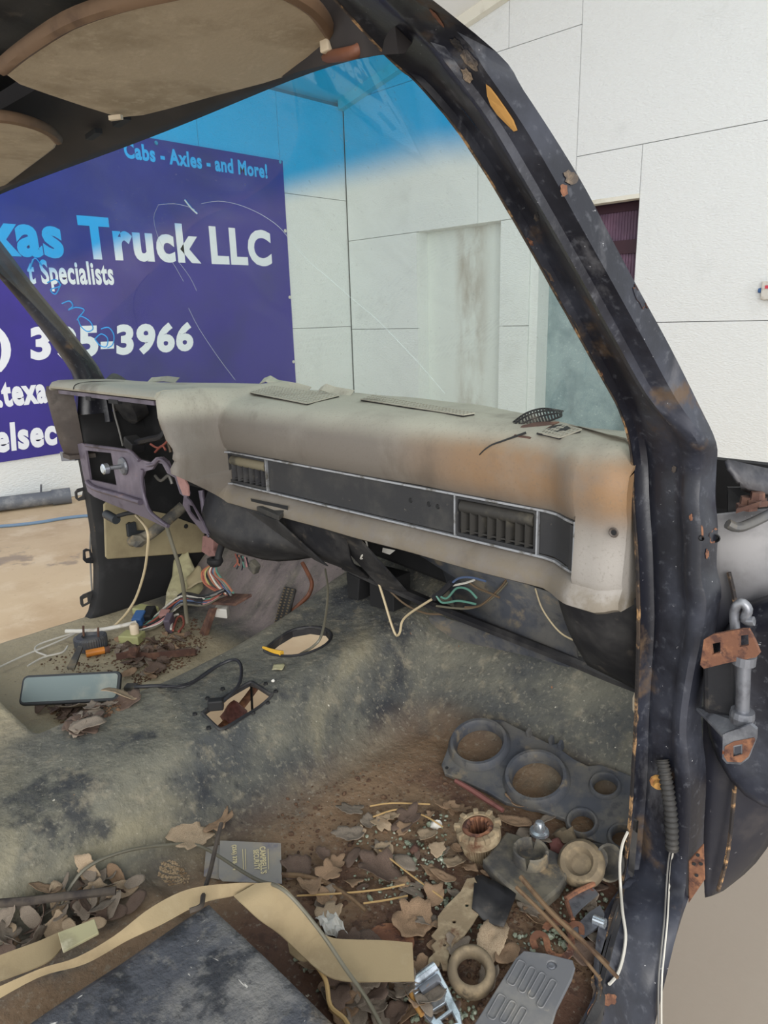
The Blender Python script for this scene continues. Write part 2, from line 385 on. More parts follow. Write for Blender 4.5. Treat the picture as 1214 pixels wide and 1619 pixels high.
def glass_mat():
    t = NT('tinted_windshield_glass')
    z = t.axis('Z'); x = t.axis('X'); y = t.axis('Y')
    nz = t.noise(3.0, 4, .6)
    dx = t.math('SUBTRACT', x, .12)
    f = t.ramp(t.math('ADD', z, t.math('MULTIPLY', t.math('MULTIPLY', dx, dx), .117)), 1.488, 1.532)
    colr = t.mix(f, (0.88, 0.965, 0.93, 1), (0.0, 0.42, 0.86, 1))
    tr = t.n.new('ShaderNodeBsdfTransparent'); t.link(colr, tr.inputs[0])
    gl = t.n.new('ShaderNodeBsdfGlossy'); gl.inputs['Roughness'].default_value = .03; gl.inputs['Color'].default_value = (1, 1, 1, 1)
    fr = t.n.new('ShaderNodeLayerWeight'); fr.inputs[0].default_value = .5
    fac = t.math('ADD', .035, t.math('MULTIPLY', t.math('POWER', fr.outputs['Facing'], 4.0), .5))
    mx = t.n.new('ShaderNodeMixShader'); t.link(fac, mx.inputs[0]); t.link(tr.outputs[0], mx.inputs[1]); t.link(gl.outputs[0], mx.inputs[2])
    df = t.n.new('ShaderNodeBsdfDiffuse'); df.inputs[0].default_value = C(190, 200, 196)
    dust_haze = t.math('ADD', t.ramp(t.noise(4, 7, .65, (1, 1, 1), .8), .45, .75, 0.035, .12), t.ramp(t.noise(160, 3, .5), .66, .72, 0, .14))  # dust film and specks, with a pale veil painted in for reflection haze
    mx2 = t.n.new('ShaderNodeMixShader'); t.link(dust_haze, mx2.inputs[0]); t.link(mx.outputs[0], mx2.inputs[1]); t.link(df.outputs[0], mx2.inputs[2])
    t.link(mx2.outputs[0], t.out.inputs[0])
    return t.m
m_glass = glass_mat()

# ------------------------------------------------------------------ the setting
WY, WX = 4.35, -4.35          # front wall plane, left wall plane
def ceil_z(x): return 3.28 + .21 * (x + 4.32)
MB().box((-.5, 1.0, -.05), (9.0, 8.0, .1)).build('floor', m_conc, kind='structure', label='tan concrete shop floor with wet patches')
wf = MB().box((-.9, WY + .33, 2.4), (7.4, .06, 5.0)).build('wall_front', m_gap, kind='structure', label='white board wall straight ahead with boarded doorway')
wl = MB().box((WX - .08, 1.2, 2.2), (.06, 6.8, 4.6)).build('wall_left', m_gap, kind='structure', label='white board wall behind the blue banner')
def panel_y(x0, x1, z0, z1, x2=None, z1b=None, d=.04, g=.0025, y=WY, parent=wf, material=m_osb):
    zr = z1 if z1b is None else z1b
    p = [(x0 + g, y + d, z0 + g), (x1 - g, y + d, z0 + g), (x1 - g, y, z0 + g), (x0 + g, y, z0 + g),
         (x0 + g, y + d, z1 - g), (x1 - g, y + d, zr - g), (x1 - g, y, zr - g), (x0 + g, y, z1 - g)]
    return MB().hexa([Vector(q) for q in p]).build('panel', material, parent)
# boards of the front wall, left to right (recess -3.42..-2.48, opening -2.19..-1.275)
RX0, RX1, OX0, OX1, DZ = -3.42, -2.48, -2.19, -1.275, 2.06
panel_y(-4.34, RX0, 0, 1.19)
panel_y(-4.34, RX0, 1.19, 2.06)
panel_y(RX1, OX0, 0, 1.2)
panel_y(RX1, OX0, 1.2, 2.06)
panel_y(-4.34, -2.72, 2.06, 3.32)
panel_y(-2.72, -1.795, 2.06, 3.32)
panel_y(-1.795, -.0, 2.44, 3.66)
panel_y(-1.795, OX1, 2.085, 2.44)
panel_y(OX1, -.0, 1.21, 2.44)
panel_y(OX1, -.0, 0, 1.21)
panel_y(-.0, 1.2, 2.44, 3.66); panel_y(-.0, 1.2, 1.21, 2.44); panel_y(-.0, 1.2, 0, 1.21)
panel_y(-2.43, -1.795, 3.32, 3.7, z1b=3.85)
panel_y(-4.34, -2.43, 3.32, 3.34, z1b=3.7)
panel_y(-1.795, -.0, 3.66, 3.9, z1b=4.3); panel_y(0, 1.2, 3.66, 4.3, z1b=4.6)
# boarded doorway recess and its reveals
MB().box(((RX0 + RX1) / 2, WY + .17, DZ / 2), (RX1 - RX0, .03, DZ)).build('panel', m_recess, wf)
MB().box((RX0 - .01, WY + .10, DZ / 2), (.02, .14, DZ)).build('reveal', m_osb, wf)
MB().box((RX1 + .01, WY + .10, DZ / 2), (.02, .14, DZ)).build('reveal', m_osb, wf)
MB().box(((RX0 + RX1) / 2, WY + .10, DZ + .01), (RX1 - RX0, .14, .02)).build('reveal', m_osb, wf)
# opening to the metal shed beyond: reveal, grey sheet leaf, purple corrugated wall
MB().box((OX0 + .04, WY + .15, 1.05), (.08, .26, 2.1)).build('reveal', m_osb, wf)
MB().box(((OX0 + OX1) / 2, WY + .04, 2.10), (OX1 - OX0, .1, .03)).build('reveal', m_trim, wf)
plate([(-2.11, 0), (-1.285, 0), (-1.285, 1.25), (-1.72, 1.42), (-1.72, 2.0), (-2.11, 2.0)], [], .02, yplane(WY + .2)).build('door_1', m_greydoor, kind='structure', label='grey galvanised sheet door leaf in the wall opening')
ribs = MB()
for k in range(60):
    x = -1.75 + k * .012
    ribs.box((x, WY + .27 + (.006 if k % 2 else 0), 1.2), (.012, .02, 2.4))
ribs.build('corrugated_sheet', m_purple, wf)
MB().box((-1.45, WY + .245, 1.78), (.6, .02, .10)).build('beam', m_beam, wf)
MB().box((-1.45, WY + .245, 2.07), (.6, .02, .06)).build('beam', m_beam, wf)
# left wall boards
def panel_x(y0, y1, z0, z1, g=.0025, x=WX, d=.04):
    MB().box((x - d / 2, (y0 + y1) / 2, (z0 + z1) / 2), (d, y1 - y0 - 2 * g, z1 - z0 - 2 * g)).build('panel', m_osb, wl)
ys = [-2.2, -.98, .24, 1.46, 2.68, 3.53, 4.35]
for a, b in zip(ys[:-1], ys[1:]):
    for z0, z1 in ((0, 1.22), (1.22, 2.44), (2.44, 3.28)): panel_x(a, b, z0, z1)
# sloping ceiling and the pale trim board along its edge
def slope_box(x0, x1, y0, y1, t0, t1):
    return MB().hexa([Vector((x0, y0, ceil_z(x0) + t0)), Vector((x1, y0, ceil_z(x1) + t0)), Vector((x1, y1, ceil_z(x1) + t0)), Vector((x0, y1, ceil_z(x0) + t0)),
                      Vector((x0, y0, ceil_z(x0) + t1)), Vector((x1, y0, ceil_z(x1) + t1)), Vector((x1, y1, ceil_z(x1) + t1)), Vector((x0, y1, ceil_z(x0) + t1))])
slope_box(-4.6, 1.6, 2.4, 4.7, .06, .12).build('ceiling', m_ceil, kind='structure', label='white sloping ceiling above the front wall')
slope_box(-4.34, 1.4, WY - .07, WY - .002, -.03, .06).build('trim_1', m_trim, kind='structure', label='pale trim board sloping along the ceiling edge')

# banner on the left wall
BX = WX + .012
ban = thing('banner', (BX, 1.6, .36), 'blue vinyl banner with white lettering on the left wall', 'banner')
MB().box((BX, 1.25, 1.535), (.008, 4.6, 2.35)).build('sheet', m_banner, ban)
def ban_text(body, pL, pR, hpx_size, offset, shear=0.0):
    """lettering from pixel pL (baseline start) to pR (baseline end)"""
    a = at(*pL, x=BX + .006); b = at(*pR, x=BX + .006)
    M = Matrix.Translation(a) @ Matrix(((0, 0, 1, 0), (1, 0, 0, 0), (0, 1, 0, 0), (0, 0, 0, 1)))
    tst = text_mb(body, hpx_size, Matrix.Identity(4), offset, 1.0, 0, shear)
    x0 = min(v[0] for v in tst.v); x1 = max(v[0] for v in tst.v)
    sx = ((b - a).y) / (x1 - x0)
    mb = MB(); mb.add([M @ Vector(((v[0] - x0) * sx, v[1], v[2])) for v in tst.v], tst.f)
    mb.build('lettering', m_letter, ban)
ban_text('Cabs - Axles - and More!', (197, 248), (423, 279), .155, .006)
ban_text('xas Truck LLC', (-28, 399), (430, 414), .40, .017)
ban_text('t Specialists', (46, 447), (181, 449), .225, .007)
ban_text(') 395-3966', (-14, 570), (307, 554), .30, .014, .12)
ban_text('.texa', (-3, 642), (76, 634), .255, .012)
ban_text('elsec', (-6, 714), (92, 698), .27, .012, .12)
for (px, py) in ((247, 226), (443, 256), (451, 365), (458, 470), (464, 572)):
    p = at(px, py, x=BX + .006)
    MB().lathe([(0, .004), (.012, .004), (.016, 0)], p, M=Matrix.Rotation(math.pi / 2, 3, 'Y'), seg=12).build('grommet', m_white, ban)

# wall box at the right, pipe and hose on the floor
p = at(1209, 459, y=WY - .03)
wb = thing('wall_switch_box', (p.x, WY, p.z - .06), 'small white box with red mark on the right of the white wall', 'switch box')
MB().box((p.x + .03, WY - .025, p.z), (.10, .045, .12)).build('case', m_white, wb, bevel=.008)
MB().box((p.x + .03, WY - .05, p.z + .02), (.05, .006, .02)).build('red_mark', m_redink, wb)
MB().lathe([(0, .02), (.015, .02), (.018, 0)], (p.x - .02, WY - .025, p.z), M=Matrix.Rotation(-math.pi / 2, 3, 'Y'), seg=10).build('knob', m_blueplug, wb)
a, b = at(-90, 808, z=.06), at(112, 783, z=.06)
d = (b - a).normalized()
gp = thing('ground_pipe', (a.x, a.y, 0), 'grey pipe lying on the floor at the left by the banner wall', 'pipe')
MB().tube([a, (a + b) / 2, b - d * .12], .052, 14, 1).build('tube', m_pipe, gp, smooth=True)
MB().tube([b - d * .13, b], .06, 14, 0).build('collar', m_pipe, gp, smooth=True)
MB().tube([b - d * .2 + Vector((0, 0, .05)), b - d * .19 + Vector((0, 0, .11))], .008, 6, 0).build('bolt', m_pipe, gp)
hp = [at(x, y, z=.012) for x, y in ((-120, 838), (0, 832), (60, 826), (110, 818), (160, 816), (240, 830))]
MB().tube(hp, .011, 8).build('garden_hose', m_hose, smooth=True, label='thin blue hose running across the concrete at the left', cat='hose')

# ------------------------------------------------------------------ cab floor
FZ = .43
def hump(x, y):
    wd = .17 + .05 * sst(-.1, .3, y)
    h = .13 + .03 * sst(-.3, .1, y) + .02 * sst(.0, .3, y)
    d = abs(x - .0)
    return h * (1 - sst(wd - .07, wd + .11, d))
def zf(x, y):
    z = FZ + hump(x, y)
    # rear seat riser with a trough beside the hump
    r = sst(-.525, -.565, y)
    tr = sst(.47, .43, x) * sst(.02, .12, x)
    rz = FZ + .125 - .10 * tr * (1 if True else 0)
    hz = hump(x, y)
    if y < -.5:
        base = lerp(FZ, FZ + .125, r) * (1 - tr) + (FZ + .025 * r) * tr
        z = max(base, FZ + hz)
    # toe board
    t = max(0.0, y - (.06 + .08 * sst(.1, -.3, x)))
    ztoe = FZ + (t * t / .12 if t < .06 else (t - .03)) * .95
    if ztoe > FZ: z = max(z, ztoe) + .5 * min(z - FZ, ztoe - FZ) * .25
    z += .004 * mnoise.noise(Vector((x * 9, y * 9, 1.3))) + .007 * mnoise.noise(Vector((x * 3.5, y * 3.5, 5.1)))
    return z
def floor_at(px, py, lift=0.0):
    d = (FWD + RGT * ((px - CX) / F_PX) + DWN * ((py - CY) / F_PX))
    d.normalize(); t = .3; p = CAM + d * t; prev = p
    while t < 4.5:
        p = CAM + d * t
        if p.z - lift < zf(p.x, p.y): break
        prev = p; t += .004
    return (prev + p) / 2

cab = thing('truck_cab', (0, -.2, .3), 'stripped black pickup truck cab body seen from the passenger door opening', 'truck cab')
NX, NY = 190, 165
X0f, Y0f, Y1f = -.90, -1.12, .46
_sb = sorted([(q.y, q.x) for q in (at(974, 1430, z=.445), at(958, 1480, z=.445), at(940, 1545, z=.445), at(920, 1619, z=.445))] + [(-.03, .806), (.5, .80), (-.7, .885), (-1.2, .885)])
def X1f(y):
    for (y0, x0), (y1, x1) in zip(_sb[:-1], _sb[1:]):
        if y0 <= y <= y1: return lerp(x0, x1, (y - y0) / (y1 - y0)) + .016
    return .8
mb = MB(); vs = []; fs = []
for j in range(NY + 1):
    for i in range(NX + 1):
        y = lerp(Y0f, Y1f, j / NY); x = lerp(X0f, X1f(y), i / NX); vs.append((x, y, zf(x, y)))
for j in range(NY):
    for i in range(NX):
        a = j * (NX + 1) + i; fs.append((a, a + 1, a + NX + 2, a + NX + 1))
n0 = len(vs)
# closed underside
for j in range(NY + 1):
    for i in range(NX + 1):
        v = vs[j * (NX + 1) + i]; vs.append((v[0], v[1], v[2] - .006))
for j in range(NY):
    for i in range(NX):
        a = n0 + j * (NX + 1) + i; fs.append((a, a + NX + 1, a + NX + 2, a + 1))
def rim(a, b): fs.append((a, b, b + n0, a + n0))
for i in range(NX): rim(i + 1, i); rim(NY * (NX + 1) + i, NY * (NX + 1) + i + 1)
for j in range(NY): rim(j * (NX + 1), (j + 1) * (NX + 1)); rim((j + 1) * (NX + 1) + NX, j * (NX + 1) + NX)
mb.add(vs, fs)
floorpan = mb.build('floor_pan', m_floor, cab, smooth='all')
floorpan.data.materials.append(m_riser)
# shift-lever hole and rectangular hole in the tunnel
hole1 = [floor_at(*q) for q in ((418, 1030), (433, 1036), (460, 1038), (490, 1032), (515, 1020), (524, 1006), (515, 995), (490, 992), (462, 997), (440, 1010), (425, 1022))]
hole2 = [floor_at(*q) for q in ((320, 1128), (340, 1148), (352, 1153), (380, 1137), (410, 1118), (430, 1100), (425, 1096), (405, 1083), (395, 1080), (370, 1094), (342, 1112))]
def cutter(pts):
    mbc = MB(); n = len(pts)
    mbc.loft([[Vector((p.x, p.y, .3)) for p in pts], [Vector((p.x, p.y, .9)) for p in pts]])
    return mbc.build('cutter', None)
boolean_cut(floorpan, [cutter(hole1), cutter(hole2)])
for pl in floorpan.data.polygons:
    c = pl.center
    pl.use_smooth = True
    if c.y < -.565 and c.x > .43: pl.material_index = 1
# torn rubber lips round the holes
for pts in (hole1, hole2):
    ring = [p + Vector((0, 0, .001)) for p in pts]; ring.append(ring[0])
    MB().tube(ring, .0035, 6, 3, caps=False).build('hole_lip', m_black_dust, cab, smooth=True)
for pts, dd in ((hole1, .016), (hole2, .006)):
    ring = [p + Vector((0, 0, -.001)) for p in pts]
    MB().loft([ring + [ring[0]], [p + Vector((0, 0, -dd)) for p in ring + [ring[0]]]], closed=False).build('hole_skirt', m_black_dust, cab, solid=.002)
# small bolts round the rectangular hole
for q in ((328, 1105), (352, 1090), (420, 1082), (436, 1094), (308, 1130), (423, 1112), (330, 1152), (400, 1128)):
    p = floor_at(*q)
    MB().lathe([(0, .004), (.004, .004), (.005, 0)], p, seg=8).build('bolt', m_black_in, cab)
# firewall
MB().loft([[Vector((x, y, z)) for x in (-.90, -.4, .1, .5, .868)] for (y, z) in ((.44, .70), (.45, .82), (.44, .93), (.41, 1.03))], closed=False).build('firewall', m_black_in, cab, solid=.01)

# ------------------------------------------------------------------ right door pillar
rows = []   # (inner, outer)
rows += [(Vector((.66, -1.0, 1.66)), Vector((.80, -1.0, 1.59))), (Vector((.662, -.70, 1.635)), Vector((.797, -.72, 1.575))),
         (Vector((.662, -.53, 1.60)), Vector((.793, -.58, 1.552)))]
PI = [((612, 88), .660), ((660, 130), .668), ((720, 200), .685), ((770, 275), .70), ((815, 350), .715), ((860, 430), .728), ((910, 520), .742), ((960, 610), .757), ((985, 660), .766)]
PO = [((758, 30), .79), ((800, 100), .80), ((860, 190), .812), ((906, 272), .825), ((955, 362), .84), ((1005, 452), .855), ((1056, 545), .87), ((1108, 640), .885), ((1140, 705), .895)]
for (a, xa), (b, xb) in zip(PI, PO): rows.append((at(*a, x=xa), at(*b, x=xb)))
PL = [((999, 720), (1146, 745)), ((1003, 800), (1143, 790)), ((1008, 870), (1146, 840)), ((1011, 940), (1143, 900)), ((1011, 1000), (1150, 950)), ((1009, 1080), (1128, 1070)), ((1006, 1150), (1118, 1150)), ((1002, 1230), (1126, 1240)), ((996, 1310), (1122, 1320)), ((988, 1380), (1116, 1400))]
for a, b in PL: rows.append((at(*a, y=-.03), at(*b, y=-.025)))
rows += [(at(974, 1430, z=.45), at(1100, 1462, y=-.06)), (at(958, 1480, z=.45), at(1074, 1540, y=-.10)), (at(940, 1545, z=.45), at(1050, 1612, y=-.14)), (at(920, 1619, z=.45), Vector((.955, -.28, .31))), (Vector((.882, -.7, .452)), Vector((.965, -.7, .30)))]
def pillar_ring(I, O, k, up=True):
    w = O - I; L = w.length; e = w.normalized()
    # rearward/outboard normal of the visible face
    n = Vector((0.25, -1, .12)); n = (n - e * n.dot(e)).normalized()
    f = -n
    def P(u, h): return I + e * (L * u) + n * h
    if up == 1: prof = [(0, 0), (.03, .002), (.07, -.012), (.20, -.018), (.50, -.004), (.62, .004), (.66, .016), (.74, .019), (.78, .006), (.86, .001), (1.0, -.004)]
    else: prof = [(0, 0), (.03, .004), (.08, -.010), (.16, -.014), (.30, -.004), (.55, .000), (.66, .004), (.72, .014), (.85, .018), (.95, .014), (1.0, .0)]
    back = .034 if up == 1 else .02
    O = O - e * back
    L = (O - I).length
    ring = [P(u, h) for u, h in prof]
    ring += [O + f * (.05 if up == 1 else .035), I + e * (L * .6) + f * .07, I + e * (L * .12) + f * .055, I + f * .012]
    return ring
rings = []
for k, (I, O) in enumerate(rows): rings.append(pillar_ring(I, O, k, 1 if k < 11 else 2))
# refine by catmull along the length
def refine(rings, k=3):
    cols = [catmull([r[j] for r in rings], k) for j in range(len(rings[0]))]
    return [[c[i] for c in cols] for i in range(len(cols[0]))]
RR = refine(rings, 4)
MB().loft(RR).build('door_pillar', m_black, cab, smooth=True)
# rusty pinch-weld flange along the inner edge
fl = []
for r in RR[4:]:
    I = r[0]; e = (r[1] - r[0]).normalized()
    j = .0012 * mnoise.noise(I * 60)
    k_ = .55 + .45 * sst(1.1, .95, I.z)
    fl.append([I + Vector((-.003 + j, -.004, 0)) * k_, I + Vector((.002 + j, -.007, 0)) * k_, I + Vector((.004, .008, 0)) * k_, I + Vector((-.003 + j, .012, 0)) * k_])
MB().loft(fl).build('weld_flange', m_weld, cab)
sw = [[r[0] + Vector((.002, 0, .001)), r[0] + Vector((.002, 0, -.05)), r[0] + Vector((.012, 0, -.05)), r[0] + Vector((.012, 0, -.002))] for r in RR if r[0].z < .56]
MB().loft(sw).build('sill_flange', m_black_dust, cab)
# blisters, bare primer and rust patches: thin irregular raised plates on the pillar face
def pillar_patch(pts, y_in, material, name, h=.003, lab=None):
    """irregular flake lying on the pillar: pixel outline projected to the pillar mesh"""
    out = [pillar_at(*q) for q in pts]
    c = sum(out, Vector()) / len(out); n = (CAM - c).normalized()
    ring0 = [p - n * .004 for p in out]; ring1 = [p + n * h for p in out]
    ring2 = [lerp(p, c, .25) + n * (h * 1.15) for p in out]
    mbp = MB(); mbp.loft([ring0, ring1, ring2]); mbp.build(name, material, cab)
from mathutils.bvhtree import BVHTree
_tmp = MB().loft(RR)
_bvh = BVHTree.FromPolygons([Vector(v) for v in _tmp.v], _tmp.f)
def pillar_at(px, py):
    d = (FWD + RGT * ((px - CX) / F_PX) + DWN * ((py - CY) / F_PX)).normalized()
    h = _bvh.ray_cast(CAM, d)
    if h[0] is None:
        h = _bvh.find_nearest(CAM + d * .95)
    return Vector(h[0])
pillar_patch([(768, 133), (775, 138), (786, 152), (800, 172), (812, 190), (818, 206), (812, 208), (800, 196), (786, 182), (775, 166), (770, 152)], 0, m_rust_or, 'bare_primer_patch', .0012)
def blob(cx, cy, rx, ry, rot=0, n=14, seed=0):
    rnd = random.Random(seed); out = []
    for k in range(n):
        a = 2 * math.pi * k / n; r = .7 + .5 * rnd.random()
        u, v = rx * r * math.cos(a), ry * r * math.sin(a)
        out.append((cx + u * math.cos(rot) - v * math.sin(rot), cy + u * math.sin(rot) + v * math.cos(rot)))
    return out
for i, (cx, cy, rx, ry, rot, mt) in enumerate([(742, 95, 20, 9, .9, m_scab), (722, 70, 14, 6, .8, m_scab), (757, 50, 14, 6, 1.0, m_scab), (738, 120, 14, 7, 1.0, m_scab), (892, 300, 6, 12, -.3, m_rust), (903, 280, 12, 10, .5, m_scab), (690, 28, 18, 3, .9, m_rust), (848, 343, 5, 8, 0, m_scab), (1012, 470, 6, 22, -.5, m_rust), (1131, 848, 10, 13, 0, m_rust), (1118, 876, 3, 7, 0, m_rust), (1092, 818, 3, 6, 0, m_rust), (862, 435, 4, 16, -.5, m_scab), (905, 512, 4, 18, -.5, m_scab), (832, 384, 5, 9, -.3, m_rust), (948, 590, 3, 10, -.5, m_rust), (1065, 742, 4, 6, 0, m_scab), (962, 1580, 12, 10, 0, m_rust), (940, 1600, 12, 14, .4, m_rust)]):
    pillar_patch(blob(cx, cy, rx, ry, rot, 16, i), 0, mt, 'rust_blister', .0014)
def pillar_hole(px, py, r):
    p = pillar_at(px, py); n = (Vector((.3, -1, 0))).normalized()
    q = n.to_track_quat('Z', 'Y').to_matrix()
    MB().lathe([(r, .004), (r * 1.25, .003), (r * .75, -.004), (0, -.004)], p, M=q, seg=12).build('bolt_hole', m_black_in, cab)
pillar_hole(1131, 850, .005); pillar_hole(1139, 862, .003); pillar_hole(948, 1597, .005)
# rusty plate with holes low on the outer pillar edge
pp = [at(*q, y=-.036) for q in ((1088, 1358), (1112, 1330), (1114, 1386), (1088, 1424))]
n = Vector((.5, -1, 0)).normalized()
rp = MB().hexa([q + n * .002 for q in pp] + [q + n * .006 for q in pp]).build('rust_plate', m_rust, cab, bevel=.0015)
for q in ((1103, 1352), (1108, 1366), (1101, 1384), (1097, 1366)):
    p = at(*q, y=-.0425)
    MB().lathe([(0, 0), (.003, .0)], p, M=n.to_track_quat('Z', 'Y').to_matrix(), seg=8).build('bolt_hole', m_black_in, rp)
# corrugated rubber loom boot with white wire down the pillar
boot = [pillar_at(1046, 1196) + n * .008, pillar_at(1050, 1215) + n * .016, pillar_at(1056, 1250) + n * .018, pillar_at(1060, 1290) + n * .018, pillar_at(1061, 1330) + n * .016]
MB().tube(boot, lambda t: .0088 + .0014 * math.sin(t * 120), 12, 18).build('loom_boot', m_boot, cab, smooth='all', label='ribbed rubber wire boot')
n = Vector((.5, -1, 0)).normalized()
wr = [boot[-1]] + [pillar_at(*q) + n * .008 for q in ((1058, 1360), (1055, 1400), (1052, 1450), (1047, 1500), (1043, 1550))] + [Vector((.93, -.17, .30)), Vector((.935, -.18, .2))]
MB().tube([v + Vector((.002, 0, 0)) for v in wr], .0013, 6).build('door_wire', WIRE['white'], cab, smooth=True)
MB().tube([v - Vector((.002, .001, 0)) for v in wr], .0013, 6).build('door_wire', WIRE['grey'], cab, smooth=True)
p = pillar_at(1040, 1236)
MB().lathe([(0, .012), (.006, .011), (.007, .004), (.011, .003), (.012, 0)], p, M=n.to_track_quat('Z', 'Y').to_matrix(), seg=10).build('bolt', m_rust_or, cab)

# ------------------------------------------------------------------ right door hinge
def ypoly_plate(name, outer, holes, y, thick, material, parent, bevel=.002, **kw):
    o = plate(ypx(outer, y), [ypx(h, y) for h in holes], thick, yplane(y), 0).build(name, material, parent, **kw)
    return o
HY = -.075
hinge = MB().hexa([at(1112, 1125, y=-.05), at(1168, 1140, y=-.05), at(1168, 1140, y=-.0), at(1112, 1125, y=-.0), at(1112, 1040, y=-.05), at(1162, 1040, y=-.05), at(1162, 1040, y=-.0), at(1112, 1040, y=-.0)]).build('hinge_body', m_black_dust, cab, bevel=.006, label='black door hinge body on the pillar')
ypoly_plate('hinge_leaf', [(1114, 1010), (1128, 1002), (1172, 994), (1184, 994), (1194, 1012), (1202, 1032), (1196, 1038), (1150, 1047), (1114, 1056), (1108, 1050)], [[(1125, 1017), (1140, 1014), (1140, 1030), (1127, 1034)], [(1170, 1004), (1184, 1002), (1185, 1019), (1170, 1022)]], HY, .006, m_rust, hinge, label='rusty upper hinge leaf with two square holes')
# hook behind the upper leaf
hk = [at(1162, 995, y=-.05), at(1161, 965, y=-.05), at(1172, 953, y=-.05), at(1182, 963, y=-.05), at(1178, 980, y=-.05), at(1192, 982, y=-.05)]
MB().tube(hk, .006, 10).build('hinge_hook', m_galv, hinge, smooth=True)
a, b = at(1176, 1042, y=-.065), at(1173, 1132, y=-.065)
MB().tube([a, b], .0085, 12, 0).build('hinge_pin', m_galv, hinge, smooth=True)
MB().lathe([(0, .008), (.014, .008), (.015, 0), (.014, -.008), (0, -.008)], b, seg=16).build('washer', m_galv, hinge)
MB().lathe([(0, .006), (.014, .006), (.014, -.006), (0, -.006)], a, seg=16).build('washer', m_galv, hinge)
# lower leaf: horizontal tongue then folded-down tab with a hole
top = [at(1100, 1118, y=-.03), at(1118, 1116, y=-.02), at(1196, 1140, y=-.055), at(1190, 1150, y=-.085), at(1146, 1166, y=-.085)]
n0v = Vector((0, 0, -.005))
MB().loft([top, [q + n0v for q in top]]).build('hinge_tongue', m_galv, hinge, bevel=.0015)
ypoly_plate('hinge_leaf', [(1144, 1160), (1150, 1157), (1188, 1144), (1197, 1152), (1196, 1168), (1184, 1198), (1172, 1207), (1150, 1206), (1143, 1198)], [[(1160, 1180), (1173, 1177), (1173, 1191), (1160, 1195)]], -.086, .006, m_galv, hinge, label='bare steel lower hinge leaf with rusty end')
ypoly_plate('rust_band', [(1146, 1180), (1160, 1172), (1192, 1166), (1194, 1170), (1183, 1196), (1172, 1205), (1150, 1204), (1145, 1196)], [[(1159, 1179), (1174, 1176), (1174, 1192), (1159, 1196)]], -.0895, .0016, m_rust, hinge, bevel=0)

# ------------------------------------------------------------------ fender side behind the pillar
FYp = .10
fp = [(1120, 850), (1150, 838), (1180, 826), (1260, 800), (1290, 1100), (1262, 1220), (1225, 1290), (1190, 1345), (1150, 1392), (1122, 1415), (1112, 1405)]
rings = []
pts = ypx(fp, FYp)
mbf = MB()
g = []
for s in range(9):
    t = s / 8
    def row(px0, px1, py): return at(lerp(px0, px1, t), py, y=FYp + .10 * t * t)
    g.append([row(1118, lerp(1300, 1300, 0), 815 - 20 * t), row(1118, 1300, 900), row(1116, 1298, 1000), row(1114, 1290, 1100), row(1112, 1270, 1200 + 10 * t), row(1110, 1235, 1290), row(1112, 1190, 1360), row(1114, 1140, 1415 - 12 * t)])
mbf.loft([catmull(r, 3) for r in g], closed=False)
mbf.build('fender_side', m_fender, cab, smooth='all', solid=.012)
# darker wheelhouse bulge
bl = []
for s in range(13):
    a = math.pi * s / 12
    bl.append((a, s))
bul = MB(); cxp, czp = at(1235, 1110, y=.1).x, at(1235, 1110, y=.1).z
prof = [(0, .0), (.07, .002), (.115, .016), (.14, .022), (.155, .014), (.16, .0)]
lat = []
for k in range(25):
    a = 2 * math.pi * k / 24
    lat.append([Vector((cxp + r * .62 * math.cos(a), .105 - .03 + .018 - h, czp + r * 1.05 * math.sin(a))) for r, h in prof])
bul.loft(lat, closed=False); bul.build('wheelhouse_bulge', m_black, cab, smooth='all', solid=.004)
# edge strip, rusty
st = [at(*q, y=.088) for q in ((1152, 905), (1160, 940), (1166, 985), (1167, 1060), (1166, 1160), (1160, 1260), (1150, 1350), (1135, 1408))]
MB().tube(st, .0035, 6).build('edge_flange', m_weld, cab)
# cowl lip, bolt plate and bolts at the top of the fender
lip = []
for s in range(8):
    t = s / 7
    lip.append([at(1148 + 100 * t, 728 + 22 * t, y=.05 + .1 * t), at(1152 + 100 * t, 742 + 16 * t + 10 * math.sin(t * 3), y=.04 + .1 * t), at(1166 + 95 * t, 762 + 14 * math.sin(t * 3.1), y=.045 + .1 * t), at(1172 + 95 * t, 772 + 10 * math.sin(t * 3.1), y=.08 + .1 * t)])
MB().loft(lip, closed=False).build('cowl_lip', m_fender, cab, smooth='all', solid=.006)
bp = [at(1163, 812, y=.05), at(1200, 800, y=.05), at(1212, 793, y=.11), at(1172, 800, y=.11)]
bpo = MB().loft([bp, [q + Vector((0, 0, .006)) for q in bp]]).build('bolt_plate', m_rust_dark, cab)
for q in ((1180, 803), (1196, 796)):
    p = at(*q, y=.075)
    MB().lathe([(0, .016), (.009, .016), (.010, .006), (.014, .005), (.014, -.002)], p, seg=6).build('bolt', m_rust_dark, bpo)
rd = [at(1150, 828, y=.04), at(1166, 834, y=.05), at(1190, 826, y=.07), at(1230, 806, y=.1)]
MB().tube(rd, .007, 8).build('cowl_rod', m_gauge, cab, smooth=True)
ck = [at(1140, 745, y=.02), at(1170, 780, y=.10), at(1150, 840, y=.06), at(1140, 860, y=.02), at(1150, 770, y=.13), at(1240, 770, y=.16), at(1240, 850, y=.16), at(1150, 850, y=.12)]
MB().add(ck[4:], [(0, 1, 2, 3)]).build('cowl_side', m_black_in, cab, solid=.01)

